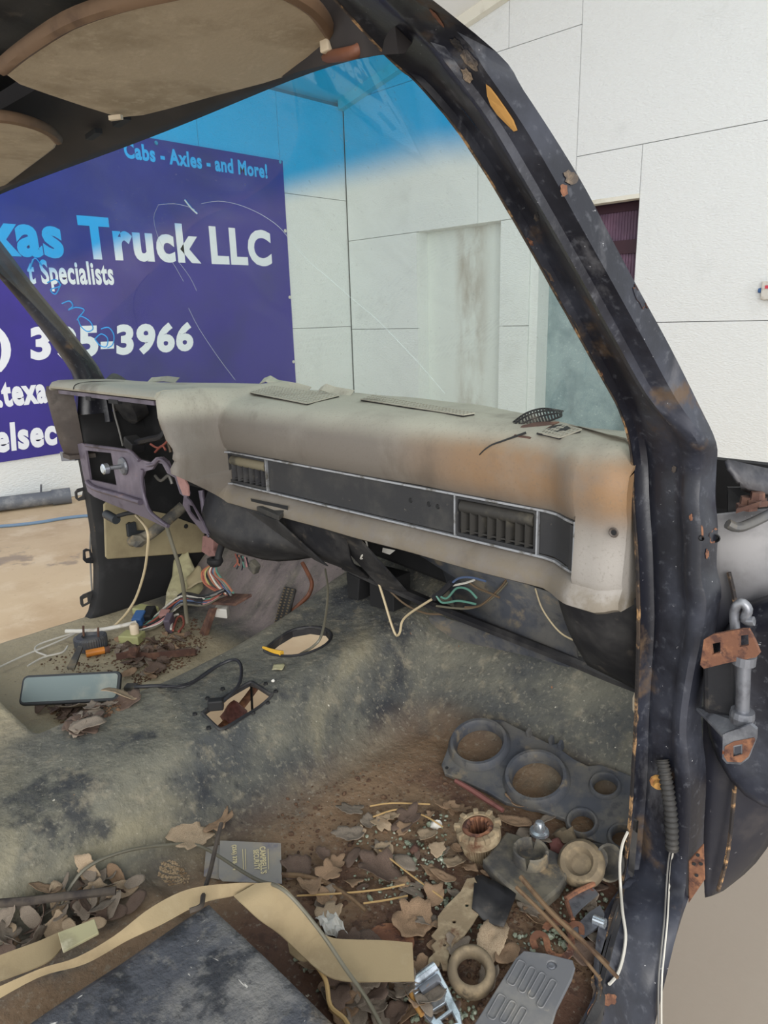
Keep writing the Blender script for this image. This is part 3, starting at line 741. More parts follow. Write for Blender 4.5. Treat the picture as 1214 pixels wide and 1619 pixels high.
# ------------------------------------------------------------------ left pillar, kick side and left hinges
LP = [(at(165, 598, x=-.865), at(122, 600, x=-.885)), (at(130, 545, x=-.862), at(92, 548, x=-.88)), (at(62, 462, x=-.845), at(32, 478, x=-.862)), (at(0, 382, x=-.82), at(-25, 412, x=-.84)), (at(-70, 305, x=-.79), at(-90, 335, x=-.81)), (Vector((-.75, -.40, 1.565)), Vector((-.775, -.47, 1.53)))]
LP = [(Vector((-.865, .02, 1.02)), Vector((-.89, -.085, 1.02)))] + LP
lr = []
for I, O in LP:
    e = (O - I); L = e.length; e.normalize(); nn = Vector((1, 0, .25)); nn = (nn - e * nn.dot(e)).normalized()
    lr.append([I, I + e * L * .15 + nn * .012, I + e * L * .4 + nn * .006, I + e * L * .6 + nn * .016, I + e * L * .85 + nn * .012, O, O - nn * .06, I - nn * .06])
MB().loft(refine(lr, 3)).build('door_pillar', m_black, cab, smooth=True)
# left cowl side (black) with flared lower edge
ks = []
for (z, y0) in ((1.05, -.08), (.95, -.078), (.85, -.074), (.70, -.072), (.58, -.078), (.50, -.09), (.44, -.115), (.40, -.15)):
    ks.append([Vector((-.905, y0 - .008, z)), Vector((-.875, y0 - .006, z)), Vector((-.868, y0 + .01, z)), Vector((-.866, .05, z)), Vector((-.866, .2, z)), Vector((-.87, .45, z))])
MB().loft(ks, closed=False).build('cowl_side', m_black_in, cab, solid=.008, smooth=True)
ed = [Vector((-.876, y0 - .006, z)) for (z, y0) in ((.86, -.074), (.70, -.072), (.58, -.078), (.50, -.09), (.44, -.115), (.42, -.13))]
MB().tube(ed, .004, 6).build('weld_flange', m_weld, cab)
kp = xpx([(163, 797), (168, 793), (262, 812), (322, 834), (325, 868), (322, 873), (170, 884), (166, 880)], -.852)
MB_ = plate(kp, [], .008, xplane(-.852)).build('kick_board', m_beige, cab, bevel=.004, label='beige kick panel board on the left cowl side')
for q in ((204, 829), (294, 832)):
    p = at(*q, x=-.846); MB().lathe([(0, .004), (.006, .003), (.008, 0)], p, M=Matrix.Rotation(math.pi / 2, 3, 'Y'), seg=10).build('screw', m_black_in, MB_)
# left hinges: two leaves with square holes on a body, one above
def left_leaf(outer, hole, x, material=m_black_dust):
    return plate(xpx(outer, x), [xpx(hole, x)], .006, xplane(x)).build('hinge_leaf', material, cab, bevel=.0015)
left_leaf([(131, 870), (136, 867), (143, 869), (148, 882), (160, 885), (158, 891), (136, 890), (131, 885)], [(134.5, 872), (140.5, 871), (143, 881), (136, 883)], -.915)
left_leaf([(126, 944), (131, 940), (150, 932), (164, 931), (164, 937), (152, 938), (150, 950), (130, 960), (127, 955)], [(131, 947), (138, 944), (139, 952), (132, 956)], -.915)
plate(xpx([(149, 888), (163, 888), (164, 935), (152, 936)], -.918), [], .02, xplane(-.918)).build('hinge_body', m_black_dust, cab)
left_leaf([(118, 778), (122, 773), (140, 768), (146, 770), (140, 777), (134, 790), (124, 792), (119, 788)], [(122, 779), (131, 776), (130, 784), (123, 788)], -.915)
ypoly_plate('cowl_bracket', [(97, 714), (120, 716), (121, 728), (100, 729)], [], -.09, .01, m_galv, cab, bevel=.001)

# ------------------------------------------------------------------ roof, header
XC = -.05
def hdr(x):
    u = (x - XC) / .72
    return Vector((x, -.235 - .15 * abs(u) ** 2.6, 1.612 - .075 * abs(u) ** 3.2))
hx = [lerp(-.80, .70, i / 24) for i in range(25)]
hr = []
for x in hx:
    h = hdr(x)
    dz = 1.612 - h.z; k_ = 1 - .72 * sst(.45, .92, abs((x - XC) / .72))
    hr.append([h, h + Vector((0, -.03 * k_, -.002)), h + Vector((0, -.055 * k_, .012 + dz * .3)), h + Vector((0, -.11 * k_, .03 + dz * .7)), h + Vector((0, -.18 * k_, .045 + dz)), h + Vector((0, -.18 * k_, .075 + dz)), h + Vector((0, -.02, .05)), h + Vector((0, .02, .02))])
MB().loft(hr).build('windshield_header', m_head, cab, smooth=True)
rg = []
for i in range(9):
    y = lerp(-.40, -1.15, i / 8)
    rg.append([Vector((x, y - .12 * abs((x - XC) / .72) ** 3, 1.652 + .035 * (1 - ((x - XC) / .8) ** 2) + .02 * math.sin(i * .35))) for x in hx])
MB().loft(rg, closed=False).build('roof_panel', m_black_dust, cab, smooth='all', solid=.01)
# two slots in the header
for q, wd in (((148, 212), .05), ((192, 191), .05)):
    p = at(*q, z=1.616)
    M_ = Matrix.Rotation(math.radians(-8), 3, 'Z')
    MB().box(p, (.055, .012, .008), M_).build('header_slot', m_black_in, cab)

# ------------------------------------------------------------------ windshield
def wsb(x):
    u = (x - XC) / .83
    return Vector((x, .27 - .27 * abs(u) ** 2.4, 1.085))
gr = []
for j in range(13):
    t = j / 12; row = []
    for i in range(33):
        u = lerp(-1, 1, i / 32)
        a = wsb(XC + u * .835); b = hdr(XC + u * .745)
        b = b + Vector((0, .004, .004))
        p = lerp(a, b, t); p += Vector((0, .02, .015)) * math.sin(math.pi * t) + Vector((0, .035 * sst(.86, 1, abs(u)), 0))
        row.append(p)
    gr.append(row)
MB().loft(gr, closed=False).build('windshield', m_glass, cab, smooth='all', label='cracked windshield glass with blue shade band at the top')
_t2 = MB().loft(gr, closed=False)
_wsb = BVHTree.FromPolygons([Vector(v) for v in _t2.v], _t2.f)
def ws_at(px, py, off=.002):
    d = (FWD + RGT * ((px - CX) / F_PX) + DWN * ((py - CY) / F_PX)).normalized()
    h = _wsb.ray_cast(CAM, d)
    if h[0] is None: h = _wsb.find_nearest(CAM + d * 1.5)
    return Vector(h[0]) - d * off
ws = [o for o in COL.objects if o.name.startswith('windshield') and o.name == 'windshield'][0]
for pts, r in (([(250, 324), (275, 322), (298, 327), (308, 332)], .0004), ([(318, 322), (345, 318), (375, 323), (405, 335), (430, 350), (447, 365), (465, 388), (490, 415), (520, 440), (556, 472), (590, 500), (625, 535), (665, 578), (703, 622)], .00032), ([(250, 325), (243, 345), (250, 375), (262, 400), (276, 420), (290, 445)], .0003), ([(281, 412), (300, 438), (311, 460)], .0003), ([(298, 487), (315, 520), (345, 565), (372, 601)], .00035)):
    MB().tube([ws_at(*q) for q in pts], r, 5, 3).build('crack', m_crack, ws)
MB().tube([ws_at(292, 316), ws_at(303, 330), ws_at(312, 338)], .0016, 6, 2).build('chip', m_crack, ws)
for pts in ([(52, 410), (48, 425), (55, 408), (66, 420)], [(75, 447), (88, 442), (95, 452), (80, 458), (88, 465), (96, 450)], [(98, 480), (110, 476), (115, 484), (108, 490), (120, 486), (133, 490), (124, 502)], [(122, 506), (128, 500), (142, 508), (147, 520), (138, 524), (128, 516), (124, 506)], [(150, 536), (160, 528), (170, 535), (168, 548), (158, 546), (150, 536)], [(160, 520), (172, 518), (180, 530), (178, 545), (170, 550)]):
    MB().tube([ws_at(*q) for q in pts], .0016, 5, 4).build('marker_scrawl', m_ink, ws)

# ------------------------------------------------------------------ dashboard
dash = thing('dashboard', (-.05, .1, .66), 'weathered grey padded dashboard with black vent strip and empty gauge opening', 'dashboard')
BT, BB = 1.003, .926                     # bezel strip top and bottom
def pf(x):                               # how far the face stands rearward of the strip plane
    return -.125 * sst(-.226, -.305, x) - .034 * sst(.635, .705, x)
def yrear(x): return wsb(max(-.86, min(.76, x))).y - .012
def pad_section(x):
    p = pf(x); yr = yrear(x)
    c = sst(-.22, -.305, x)             # cluster-pod side
    e = sst(.735, .772, x)               # rounded right end
    zt = 1.128 + .019 * c
    drop = .0 * e
    bt, bb = BT, BB
    zl = .878
    ym = max(yr - .03, .0)
    pr = [(yr, zt - .012 - e * .02), (ym, zt - e * .012), (.06, zt - .002 - e * .01), (.01 + p * .5, zt - .008 + .016 * c - e * .008), (-.012 + p, zt - .022 + .027 * c - e * .004),
          (-.026 + p, 1.088 + .05 * c), (-.030 + p, 1.065 + .03 * c), (-.027 + p, 1.038 + .01 * c), (-.020 + p, bt + .012), (-.012 + p, bt + .003),
          (.045 + p * (1 - c) , bt), (.045 + p * (1 - c), bb), (-.010 + p, bb - .003), (-.022 + p, bb - .012), (-.034 + p, zl + .018), (-.033 + p, zl + .006), (-.022 + p, zl), (.02 + p * .3, zl - .004), (.05, zl + .03)]
    if x < -.242 or x > .702:            # plain face outside the vent strip
        pr[10] = (-.021 + p, bt - .02); pr[11] = (-.024 + p, bb + .02); pr[9] = (-.021 + p, bt + .001); pr[12] = (-.026 + p, bb - .002)
    # rear underside closing points
    pr += [(max(yr - .05, .03), zl + .08)]
    return [Vector((x + c * (.022 + .045 * sst(1.135, .98, z)), y, z + .088 * c * sst(1.05, .90, z))) for y, z in pr]
xsd = [-.308, -.304, -.298, -.290, -.280, -.270, -.260, -.250, -.2425, -.2415, -.232, -.22, -.205, -.18, -.15] + [lerp(-.12, .62, i / 18) for i in range(19)] + [.64, .66, .68, .695, .7015, .7025, .715, .73, .745, .758, .767, .772, .775]
rings = []
for x in xsd:
    r = pad_section(x)
    e = sst(.745, .776, x)
    if e > 0:                            # pull the end round
        c = Vector((x, .03, 1.0)); r = [Vector((x, lerp(v.y, c.y + (v.y - c.y) * .86, e), lerp(v.z, c.z + (v.z - c.z) * .93, e))) for v in r]
    rings.append(r)
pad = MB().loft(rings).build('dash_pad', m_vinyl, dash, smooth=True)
# gentle sag and dents
for v in pad.data.vertices:
    k_ = sst(-.2, -.1, v.co.x)
    v.co.z += k_ * .0025 * mnoise.noise(v.co * 7); v.co.y += k_ * .002 * mnoise.noise(v.co * 9 + Vector((3, 0, 0)))
# cluster hood (left of the pod), open to the driver
hx2 = [-.905, -.90, -.885, -.86, -.80, -.7, -.6, -.5, -.4, -.284]
hr = []
for x in hx2:
    e = sst(-.86, -.906, x); yr = wsb(max(-.84, x)).y - .015
    yr = max(yr, .0)
    zt = 1.147 - e * .014
    hr.append([Vector(q) for q in ((x, yr, zt - .012), (x, .02, zt), (x, -.07, zt + .006), (x, -.13, zt + .008), (x, -.148 + e * .01, zt + .004), (x, -.156 + e * .012, zt - .006), (x, -.153 + e * .01, zt - .012), (x, -.142, zt - .015), (x, -.10, zt - .014), (x, -.05, zt - .014), (x, yr - .01, zt - .03))])
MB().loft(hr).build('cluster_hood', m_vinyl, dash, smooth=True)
# left cheek of the hood, a deep dark frame
ck = []
for (z, y0, y1) in ((1.138, -.150, -.09), (1.12, -.155, -.092), (1.05, -.148, -.088), (.98, -.138, -.085), (.945, -.130, -.085), (.93, -.118, -.085)):
    ck.append([Vector((-.905, y0 + .006, z)), Vector((-.898, y0, z)), Vector((-.885, y0 + .002, z)), Vector((-.874, y0 + .012, z)), Vector((-.862, y1, z)), Vector((-.905, y1, z))])
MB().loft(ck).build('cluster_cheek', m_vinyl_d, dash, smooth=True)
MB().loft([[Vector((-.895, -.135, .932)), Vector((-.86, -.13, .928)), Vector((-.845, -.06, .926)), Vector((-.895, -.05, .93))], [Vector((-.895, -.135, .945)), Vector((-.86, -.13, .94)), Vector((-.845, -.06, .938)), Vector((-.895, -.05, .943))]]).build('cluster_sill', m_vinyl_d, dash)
# inner rail under the hood
MB().box((-.585, -.132, 1.124), (.53, .012, .010)).build('hood_rail', m_carrier, dash)
MB().box((-.66, -.134, 1.116), (.03, .012, .01)).build('hood_clip', m_black_in, dash)
MB().box((-.52, -.134, 1.116), (.05, .012, .01)).build('hood_clip', m_black_in, dash)
# hood seam
MB().tube([Vector((-.70, -.158, 1.139)), Vector((-.70, -.15, 1.151)), Vector((-.70, -.12, 1.155)), Vector((-.695, -.07, 1.1535)), Vector((-.69, -.02, 1.149))], .0012, 5).build('pad_split', m_black_in, dash)

# ---- vent strip: chrome frame, black panels, two vents
def ex(px): return at(px, 735 + (px - 357) * .2, y=-.005).x
XA, XB, XCc, XD, XE = -.239, ex(425), ex(723), ex(853), .700
def strip_y(x): return pf(x) - .008
def strip_panel(x0, x1, name, y_off=0.0, material=m_bezel, z0=BB + .004, z1=BT - .004, th=.01):
    n = 12; r0 = []
    for i in range(n + 1):
        x = lerp(x0, x1, i / n); y = strip_y(x) + y_off
        r0.append([Vector((x, y, z0)), Vector((x, y, z1)), Vector((x, y + th, z1)), Vector((x, y + th, z0))])
    return MB().loft(r0).build(name, material, dash, smooth=True)
strip_panel(XB + .004, XCc - .003, 'strip_panel')
strip_panel(XD + .003, XE - .012, 'strip_panel')
strip_panel(XE - .011, XE - .001, 'strip_endcap', -.006)
def frame_path(z): return [Vector((x, strip_y(x) - .003, z)) for x in [lerp(XA, XE, i / 40) for i in range(41)]]
def bar(path, h, d, name, parent):
    r = []
    for p in path: r.append([p + Vector((0, -d, -h)), p + Vector((0, -d, h)), p + Vector((0, d, h)), p + Vector((0, d, -h))])
    return MB().loft(r).build(name, m_chrome, parent, bevel=.0008)
fr = bar(frame_path(BT - .0005), .0020, .004, 'strip_frame', dash)
bar(frame_path(BB + .0005), .0020, .004, 'frame_bar', fr)
for x in (XA, XE): MB().box((x, strip_y(x) - .003, (BT + BB) / 2), (.005, .009, BT - BB + .006)).build('frame_bar', m_chrome, fr)
for x in (XB, XCc, XD): MB().box((x, strip_y(x) - .002, (BT + BB) / 2), (.003, .007, BT - BB)).build('frame_bar', m_chrome, fr)
def vent(x0, x1, nl, flap_mat, slat_mat, tilt):
    xm = (x0 + x1) / 2; wdt = x1 - x0; zm = (BT + BB) / 2; y = strip_y(xm)
    out = rrect(x0 + .002, BB + .004, x1 - .002, BT - .004, .003)
    inn = rrect(x0 + .006, BB + .009, x1 - .006, BT - .008, .003)
    v = plate(out, [inn], .012, yplane(y + .002)).build('vent', m_bezel, dash)
    # recess box
    bx = MB()
    bx.box((xm, y + .042, zm), (wdt - .01, .004, BT - BB - .02)); bx.build('vent_back', m_black_in, v)
    MB().box((xm, y + .022, BB + .013), (wdt - .014, .04, .003)).build('vent_floor', slat_mat, v)
    for sx in (x0 + .009, x1 - .009): MB().box((sx, y + .022, zm), (.003, .04, BT - BB - .022)).build('vent_side', slat_mat, v)
    # half-round flap across the top
    rr = []
    for xx in (x0 + .009, x1 - .009):
        rr.append([Vector((xx, y + .008 - .014 * math.sin(a), BT - .022 + .012 * math.cos(a))) for a in [math.pi * k / 8 for k in range(9)]])
    MB().loft(rr).build('vent_flap', flap_mat, v, smooth=True)
    for k in range(nl):
        xx = lerp(x0 + .018, x1 - .018, k / (nl - 1))
        M_ = Matrix.Rotation(math.radians(tilt), 3, 'Z')
        MB().box((xx, y + .009, zm - .008), (.0022, .026, BT - BB - .030), M_).build('louver', slat_mat, v)
vent(XCc, XD, 8, m_louver, m_louver, -20)
vent(XA + .004, XB, 6, m_ventflap, m_black_dust, -20)
for q in ((649, 791), (678, 797), (692, 801)):
    p = at(*q, y=strip_y(.3)); MB().lathe([(0, .0012), (.004, .0012), (.005, 0)], p + Vector((0, .0, 0)), M=Matrix.Rotation(math.pi / 2, 3, 'X'), seg=10).build('screw_hole', m_black_in, dash)
p = Vector((.748, pf(.748) - .027, .962))
p = at(970, 842, y=pf(.748) - .0275)
MB().lathe([(.0035, .0), (.006, .0015), (.0075, 0)], p, M=Matrix.Rotation(math.pi / 2, 3, 'X'), seg=12).build('screw_grommet', m_vinyl_d, dash)
MB().lathe([(0, .0003), (.004, .0003)], p, M=Matrix.Rotation(math.pi / 2, 3, 'X'), seg=12).build('screw_hole', m_black_in, dash)

# ---- grilles in the dash top
_pb = BVHTree.FromPolygons([v.co.copy() for v in pad.data.vertices], [tuple(p.vertices) for p in pad.data.polygons])
def pad_at(px, py):
    d = (FWD + RGT * ((px - CX) / F_PX) + DWN * ((py - CY) / F_PX)).normalized()
    h = _pb.ray_cast(CAM, d)
    return Vector(h[0]) if h[0] is not None else at(px, py, z=1.128)
def grille(corners, nu, nv, hole_shape, name, material, lift=.0034, fill=.66, dark=True):
    """corners: pixel quad (near-left, near-right, far-right, far-left) on the pad top"""
    q = [pad_at(*c) for c in corners]
    g_ = MB(); th = .002
    def P(u, v, h=0): return lerp(lerp(q[0], q[1], u), lerp(q[3], q[2], u), v) + Vector((0, 0, lift + h))
    # bars of the lattice
    for i in range(nu + 1):
        u = i / nu; du = (1 - fill) / nu / 2
        g_.hexa([P(u - du, 0), P(u + du, 0), P(u + du, 1), P(u - du, 1), P(u - du, 0, th), P(u + du, 0, th), P(u + du, 1, th), P(u - du, 1, th)])
    for j in range(nv + 1):
        v = j / nv; dv = (1 - fill) / nv / 2
        g_.hexa([P(0, v - dv), P(1, v - dv), P(1, v + dv), P(0, v + dv), P(0, v - dv, th), P(1, v - dv, th), P(1, v + dv, th), P(0, v + dv, th)])
    o = g_.build(name, material, dash)
    if dark:  # black slab stands in for the shade inside the grille holes
        b_ = MB(); b_.hexa([P(0, 0, -.0025), P(1, 0, -.0025), P(1, 1, -.0025), P(0, 1, -.0025), P(0, 0, -.0008), P(1, 0, -.0008), P(1, 1, -.0008), P(0, 1, -.0008)]); b_.build('grille_shade_slab', m_black_in, o)
    return o
grille([(396, 623), (486, 641), (536, 628), (430, 613)], 22, 7, 0, 'speaker_grille', m_vinyl, fill=.62)
grille([(570, 634), (732, 660), (750, 657), (590, 628)], 34, 3, 0, 'defrost_grille', m_vinyl)
grille([(852, 688), (885, 696), (918, 684), (888, 676)], 7, 4, 0, 'speaker_grille', m_vinyl, fill=.6)
# torn, curled-up grille flap and split in the pad
fl0 = [at(806, 672, y=.05), at(830, 654, y=.06), at(858, 646, y=.08), at(890, 650, y=.1)]
fl1 = [at(806, 694, y=.03), at(836, 677, y=.05), at(864, 667, y=.07), at(888, 658, y=.09)]
mbm = MB()
A, B = catmull([Vector(p) for p in fl0], 6), catmull([Vector(p) for p in fl1], 6)
N_ = len(A)
for i in range(N_):
    mbm.tube([A[i], (A[i] + B[i]) / 2 + Vector((0, -.004, .004)), B[i]], .0016, 5, 2)
for t in (0, .33, .66, 1): mbm.tube([lerp(a, b, t) + Vector((0, -.004, .004)) * math.sin(math.pi * t) for a, b in zip(A, B)], .0016, 5, 0)
mbm.build('torn_grille_flap', m_blackmesh, dash, label='torn black mesh grille curled up from the dash')
tr = [pad_at(812, 690), pad_at(838, 694), pad_at(868, 676), pad_at(884, 668), pad_at(850, 668), pad_at(825, 674)]
MB().loft([[p + Vector((0, 0, -.001)) for p in tr], [p + Vector((0, 0, .0015)) for p in tr]]).build('tear', m_rust_dark, dash)
tr = [pad_at(848, 690), pad_at(862, 692), pad_at(902, 683), pad_at(893, 676), pad_at(875, 678)]
MB().loft([[p + Vector((0, 0, .003)) for p in tr], [p + Vector((0, 0, .0055)) for p in tr]]).build('tear', m_black_in, dash)
sp = [pad_at(*q) + Vector((0, -.0005, .0008)) for q in ((832, 685), (812, 692), (795, 698), (778, 704), (766, 712), (758, 720))]
MB().tube(sp, lambda t: .0022 * (1 - .6 * t), 6).build('pad_split', m_black_in, dash)
# curled torn rear edge of the pad
for pts in ([(418, 598), (428, 594), (440, 601), (470, 606), (492, 612)], [(508, 612), (516, 607), (530, 612), (560, 617)], [(240, 597), (265, 595), (284, 597)]):
    up_ = [at(*q, y=.215 if pts[0][0] < 500 else .2) for q in pts]
    lo_ = [p + Vector((0, -.018, -.014)) for p in up_]
    MB().loft([lo_, up_], closed=False).build('pad_edge_curl', m_vinyl, dash, solid=.002)
# right end: black strip added as the shade of the gap beside the pillar
MB().loft([[at(1000, 742, y=.01), at(1004, 742, y=.0), at(1008, 900, y=.0), at(1006, 935, y=.01)], [at(1000, 742, y=.05), at(1004, 742, y=.05), at(1008, 900, y=.05), at(1006, 935, y=.05)]]).build('end_gap_shade', m_black_in, dash)

# ---- metal carrier below the gauge opening
CYp = -.100
outer = [(124, 702), (131, 700), (136, 703), (190, 709), (206, 711), (222, 726), (240, 731), (248, 723), (257, 722), (266, 729), (272, 742), (284, 748), (292, 760), (300, 780), (296, 787), (286, 780), (278, 755), (266, 748), (258, 733), (250, 731), (242, 742), (230, 745), (226, 755), (228, 770), (230, 790), (238, 808), (252, 822), (268, 830), (264, 834), (230, 818), (180, 798), (150, 785), (140, 777), (134, 755)]
holes = [[(137, 712), (177, 716), (186, 767), (144, 758)]]
car = ypoly_plate('gauge_carrier', outer, holes, CYp, .006, m_carrier, dash, bevel=.0012, label='bare purple-grey steel gauge carrier')
# folded flanges of the carrier
MB().tube([at(136, 704, y=CYp - .006), at(190, 711, y=CYp - .006), at(206, 714, y=CYp - .006), at(220, 728, y=CYp - .006)], .005, 8).build('carrier_flange', m_carrier, car, smooth=True)
MB().tube([at(138, 762, y=CYp - .006), at(150, 772, y=CYp - .008), at(190, 784, y=CYp - .008), at(222, 794, y=CYp - .008)], .008, 8).build('carrier_flange', m_carrier, car, smooth=True)
MB().tube([at(225, 742, y=CYp - .006), at(224, 765, y=CYp - .008), at(230, 792, y=CYp - .008), at(240, 812, y=CYp - .008), at(266, 832, y=CYp - .006)], .005, 8).build('carrier_flange', m_carrier, car, smooth=True)
MB().tube([at(232, 736, y=CYp - .006), at(243, 734, y=CYp - .006), at(252, 726, y=CYp - .006), at(262, 732, y=CYp - .006), at(270, 745, y=CYp - .006), at(276, 750, y=CYp - .006)], .004, 8).build('carrier_flange', m_carrier, car, smooth=True)
ypoly_plate('carrier_tab', [(277, 742), (290, 752), (298, 768), (299, 784), (290, 782), (283, 764)], [], CYp - .012, .004, m_pink, car)
# switch with round plate and knob
p = at(195, 737, y=CYp - .005)
MB().lathe([(0, .006), (.020, .006), (.024, .002), (.024, 0)], p, M=Matrix.Rotation(math.pi / 2, 3, 'X'), seg=20).build('switch_plate', m_galv, car)
MB().tube([p, p + Vector((-.012, -.03, -.001))], .006, 10, 0).build('switch_shaft', m_galv, car)
kn = p + Vector((-.016, -.04, -.002))
MB().lathe([(0, .011), (.010, .011), (.014, .008), (.014, -.004), (.008, -.008)], kn, M=Matrix.Rotation(math.pi / 2, 3, 'X') , seg=18).build('switch_knob', m_shiny, car)
# flat black sheet added as the darkness behind the opening, then a duct boot
MB().box((-.6, .12, .97), (.62, .02, .26)).build('void_blackout', m_black_in, dash)
p = at(196, 632, y=.05)
MB().lathe([(0, .03), (.05, .03), (.075, .02), (.08, -.02)], p, M=Matrix.Rotation(math.pi / 2 + .5, 3, 'X'), seg=24).build('duct_boot', m_black_dust, dash, smooth=True)
# right jamb struts below the cluster
ypoly_plate('jamb_bracket', [(292, 782), (302, 792), (322, 826), (330, 845), (322, 842), (302, 818), (290, 798)], [[(298, 797), (306, 800), (318, 824), (310, 820), (300, 808)]], -.03, .005, m_carrier, dash, bevel=.001)
MB().tube([at(318, 775, y=0), at(322, 800, y=0), at(326, 830, y=0), at(333, 848, y=0)], .008, 8).build('jamb_strut', m_carrier, dash, smooth=True)
# cables and hoses inside the opening
def wire(name, col, pts, r, parent=None, label=None, cat=None, group=None, sides=6, k=5):
    return MB().tube(pts, r, sides, k).build(name, WIRE[col] if isinstance(col, str) else col, parent, smooth=True, label=label, cat=cat, group=group)
def ypts(pts, y): return [at(a, b, y=y) for a, b in pts]
wire('cable', 'grey', ypts([(176, 620), (180, 650), (188, 680), (194, 705)], .02), .003, dash)
wire('cable', 'black', ypts([(130, 690), (136, 660), (142, 625), (150, 615)], .0), .008, dash)
wire('cable', 'black', ypts([(215, 700), (235, 695), (255, 690), (264, 675)], -.02), .009, dash)
wire('cable', 'red', ypts([(238, 702), (250, 708), (262, 700), (268, 690)], -.03), .003, dash)
wire('cable', 'red', ypts([(245, 715), (256, 705), (262, 712)], -.03), .003, dash)
wire('cable', 'brown', ypts([(250, 650), (254, 670), (262, 690), (270, 715)], -.01), .004, dash)
wire('cable', 'grey', ypts([(245, 752), (254, 760), (266, 752), (272, 765)], -.03), .004, dash)
MB().box(at(212, 702, y=-.02), (.05, .04, .03), Matrix.Rotation(.4, 3, 'Y')).build('plug', m_black_dust, dash, bevel=.003)

# ---- underside of the dash
def sheet(name, grid, material, parent, th=.006, **kw):
    return MB().loft(grid, closed=False).build(name, material, parent, smooth='all', solid=th, **kw)
gr = []
for i in range(12):
    t = i / 11
    xt = lerp(-.345, .16, t)
    top_ = Vector((xt, -.002, .888))
    bx_, by_ = [(330, 846), (345, 858), (365, 868), (390, 876), (415, 883), (440, 886), (468, 884), (492, 880), (515, 886), (540, 896), (562, 906), (585, 916)][i]
    yb = lerp(.0, .15, sst(.1, 1, t))
    bot = at(bx_, by_, y=yb)
    mid = lerp(top_, bot, .55) + Vector((0, -.02 - .03 * math.sin(math.pi * t), -.012))
    gr.append(catmull([top_, lerp(top_, mid, .5) + Vector((0, -.004, 0)), mid, bot], 4))
lowp = sheet('lower_panel', gr, m_black_dust, dash, label='black curved lower dash panel')
# ash tray flap hanging open
a_ = [at(392, 806, y=-.045), at(440, 822, y=-.045), at(520, 895, y=.03), at(500, 885, y=.03)]
MB().loft([[q for q in a_], [q + Vector((.0, -.006, .001)) for q in a_]]).build('tray_flap', m_black_dust, lowp, bevel=.001)
a_ = [at(405, 800, y=-.04), at(428, 799, y=-.02), at(450, 806, y=-.03), at(440, 816, y=-.05)]
MB().loft([a_, [q + Vector((0, 0, -.012)) for q in a_]]).build('tray_lip', m_louver, lowp, bevel=.002)
MB().hexa([at(398, 796, y=-.03), at(455, 808, y=-.03), at(455, 808, y=.0), at(398, 796, y=.0), at(396, 788, y=-.03), at(455, 800, y=-.03), at(455, 800, y=.0), at(396, 788, y=.0)]).build('tray_mouth', m_black_in, lowp)
# diagonal strap and lower rail
a_ = [at(508, 828, y=-.012), at(556, 842, y=-.012), at(640, 935, y=.13), at(600, 928, y=.13)]
MB().loft([a_, [q + Vector((0, .008, 0)) for q in a_]]).build('strap_brace', m_black_dust, dash, bevel=.001)
rail0 = ypts([(545, 896), (600, 922), (700, 965), (800, 1005), (900, 1045), (960, 1070), (1012, 1090)], .15)
rr = []
for p in catmull(rail0, 3): rr.append([p + Vector((0, -.012, .006)), p + Vector((0, .0, .010)), p + Vector((0, .03, .0)), p + Vector((0, .012, -.010)), p + Vector((0, -.010, -.004))])
MB().loft(rr).build('lower_rail', m_black_dust, dash)
rail1 = [at(680, 978, y=.16), at(720, 998, y=.17), at(780, 1010, y=.17), at(840, 1025, y=.17), at(900, 1048, y=.16)]
rr = []
for i, p in enumerate(catmull(rail1, 3)):
    s = .010 + .012 * math.sin(math.pi * i / 12)
    rr.append([p + Vector((0, -.006, s * .3)), p + Vector((0, .01, s)), p + Vector((0, .02, 0)), p + Vector((0, .0, -s))])
MB().loft(rr).build('rail_gusset', m_gauge, dash, smooth=True)
# heater case and hanging duct stubs
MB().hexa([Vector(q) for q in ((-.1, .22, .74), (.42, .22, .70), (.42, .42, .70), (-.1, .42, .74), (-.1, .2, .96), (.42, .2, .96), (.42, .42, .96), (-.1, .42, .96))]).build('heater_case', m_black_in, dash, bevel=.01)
for a, b, c_, d_ in (((547, 905), (568, 915), (566, 950), (550, 945)), ((583, 905), (622, 915), (622, 968), (585, 958))):
    q = [at(*k, y=.17) for k in (d_, c_, b, a)]
    MB().loft([q, [v + Vector((0, .06, 0)) for v in q]]).build('duct_stub', m_black_in, dash, bevel=.002)
sheet('glove_back', [[at(640, 862, y=.14), at(700, 900, y=.17), at(720, 960, y=.17)], [at(760, 900, y=.14), at(780, 950, y=.18), at(800, 1000, y=.165)], [at(890, 945, y=.12), at(905, 990, y=.17), at(915, 1045, y=.16)]], m_gauge, dash, .004)
# end panel under the right end of the pad
gr = []
for i in range(7):
    t = i / 6
    tp = at(lerp(878, 1012, t), lerp(925, 948, t), y=.0 + .0 * t); bt_ = at(lerp(930, 1014, t), lerp(1050, 1092, t), y=lerp(.14, .10, t))
    md = lerp(tp, bt_, .5) + Vector((0, -.012 - .012 * math.sin(math.pi * t), 0))
    gr.append(catmull([tp, md, bt_], 4))
sheet('end_panel', gr, m_black_dust, dash, label='black panel under the right end of the pad')
ypoly_plate('rust_tab', [(884, 924), (895, 926), (902, 931), (894, 933)], [], -.03, .003, m_rust_or, dash, bevel=0)
MB().hexa([at(605, 866, y=.12), at(625, 870, y=.12), at(625, 870, y=.13), at(605, 866, y=.13), at(604, 873, y=.12), at(616, 877, y=.12), at(616, 877, y=.13), at(604, 873, y=.13)]).build('white_label', m_white, dash)

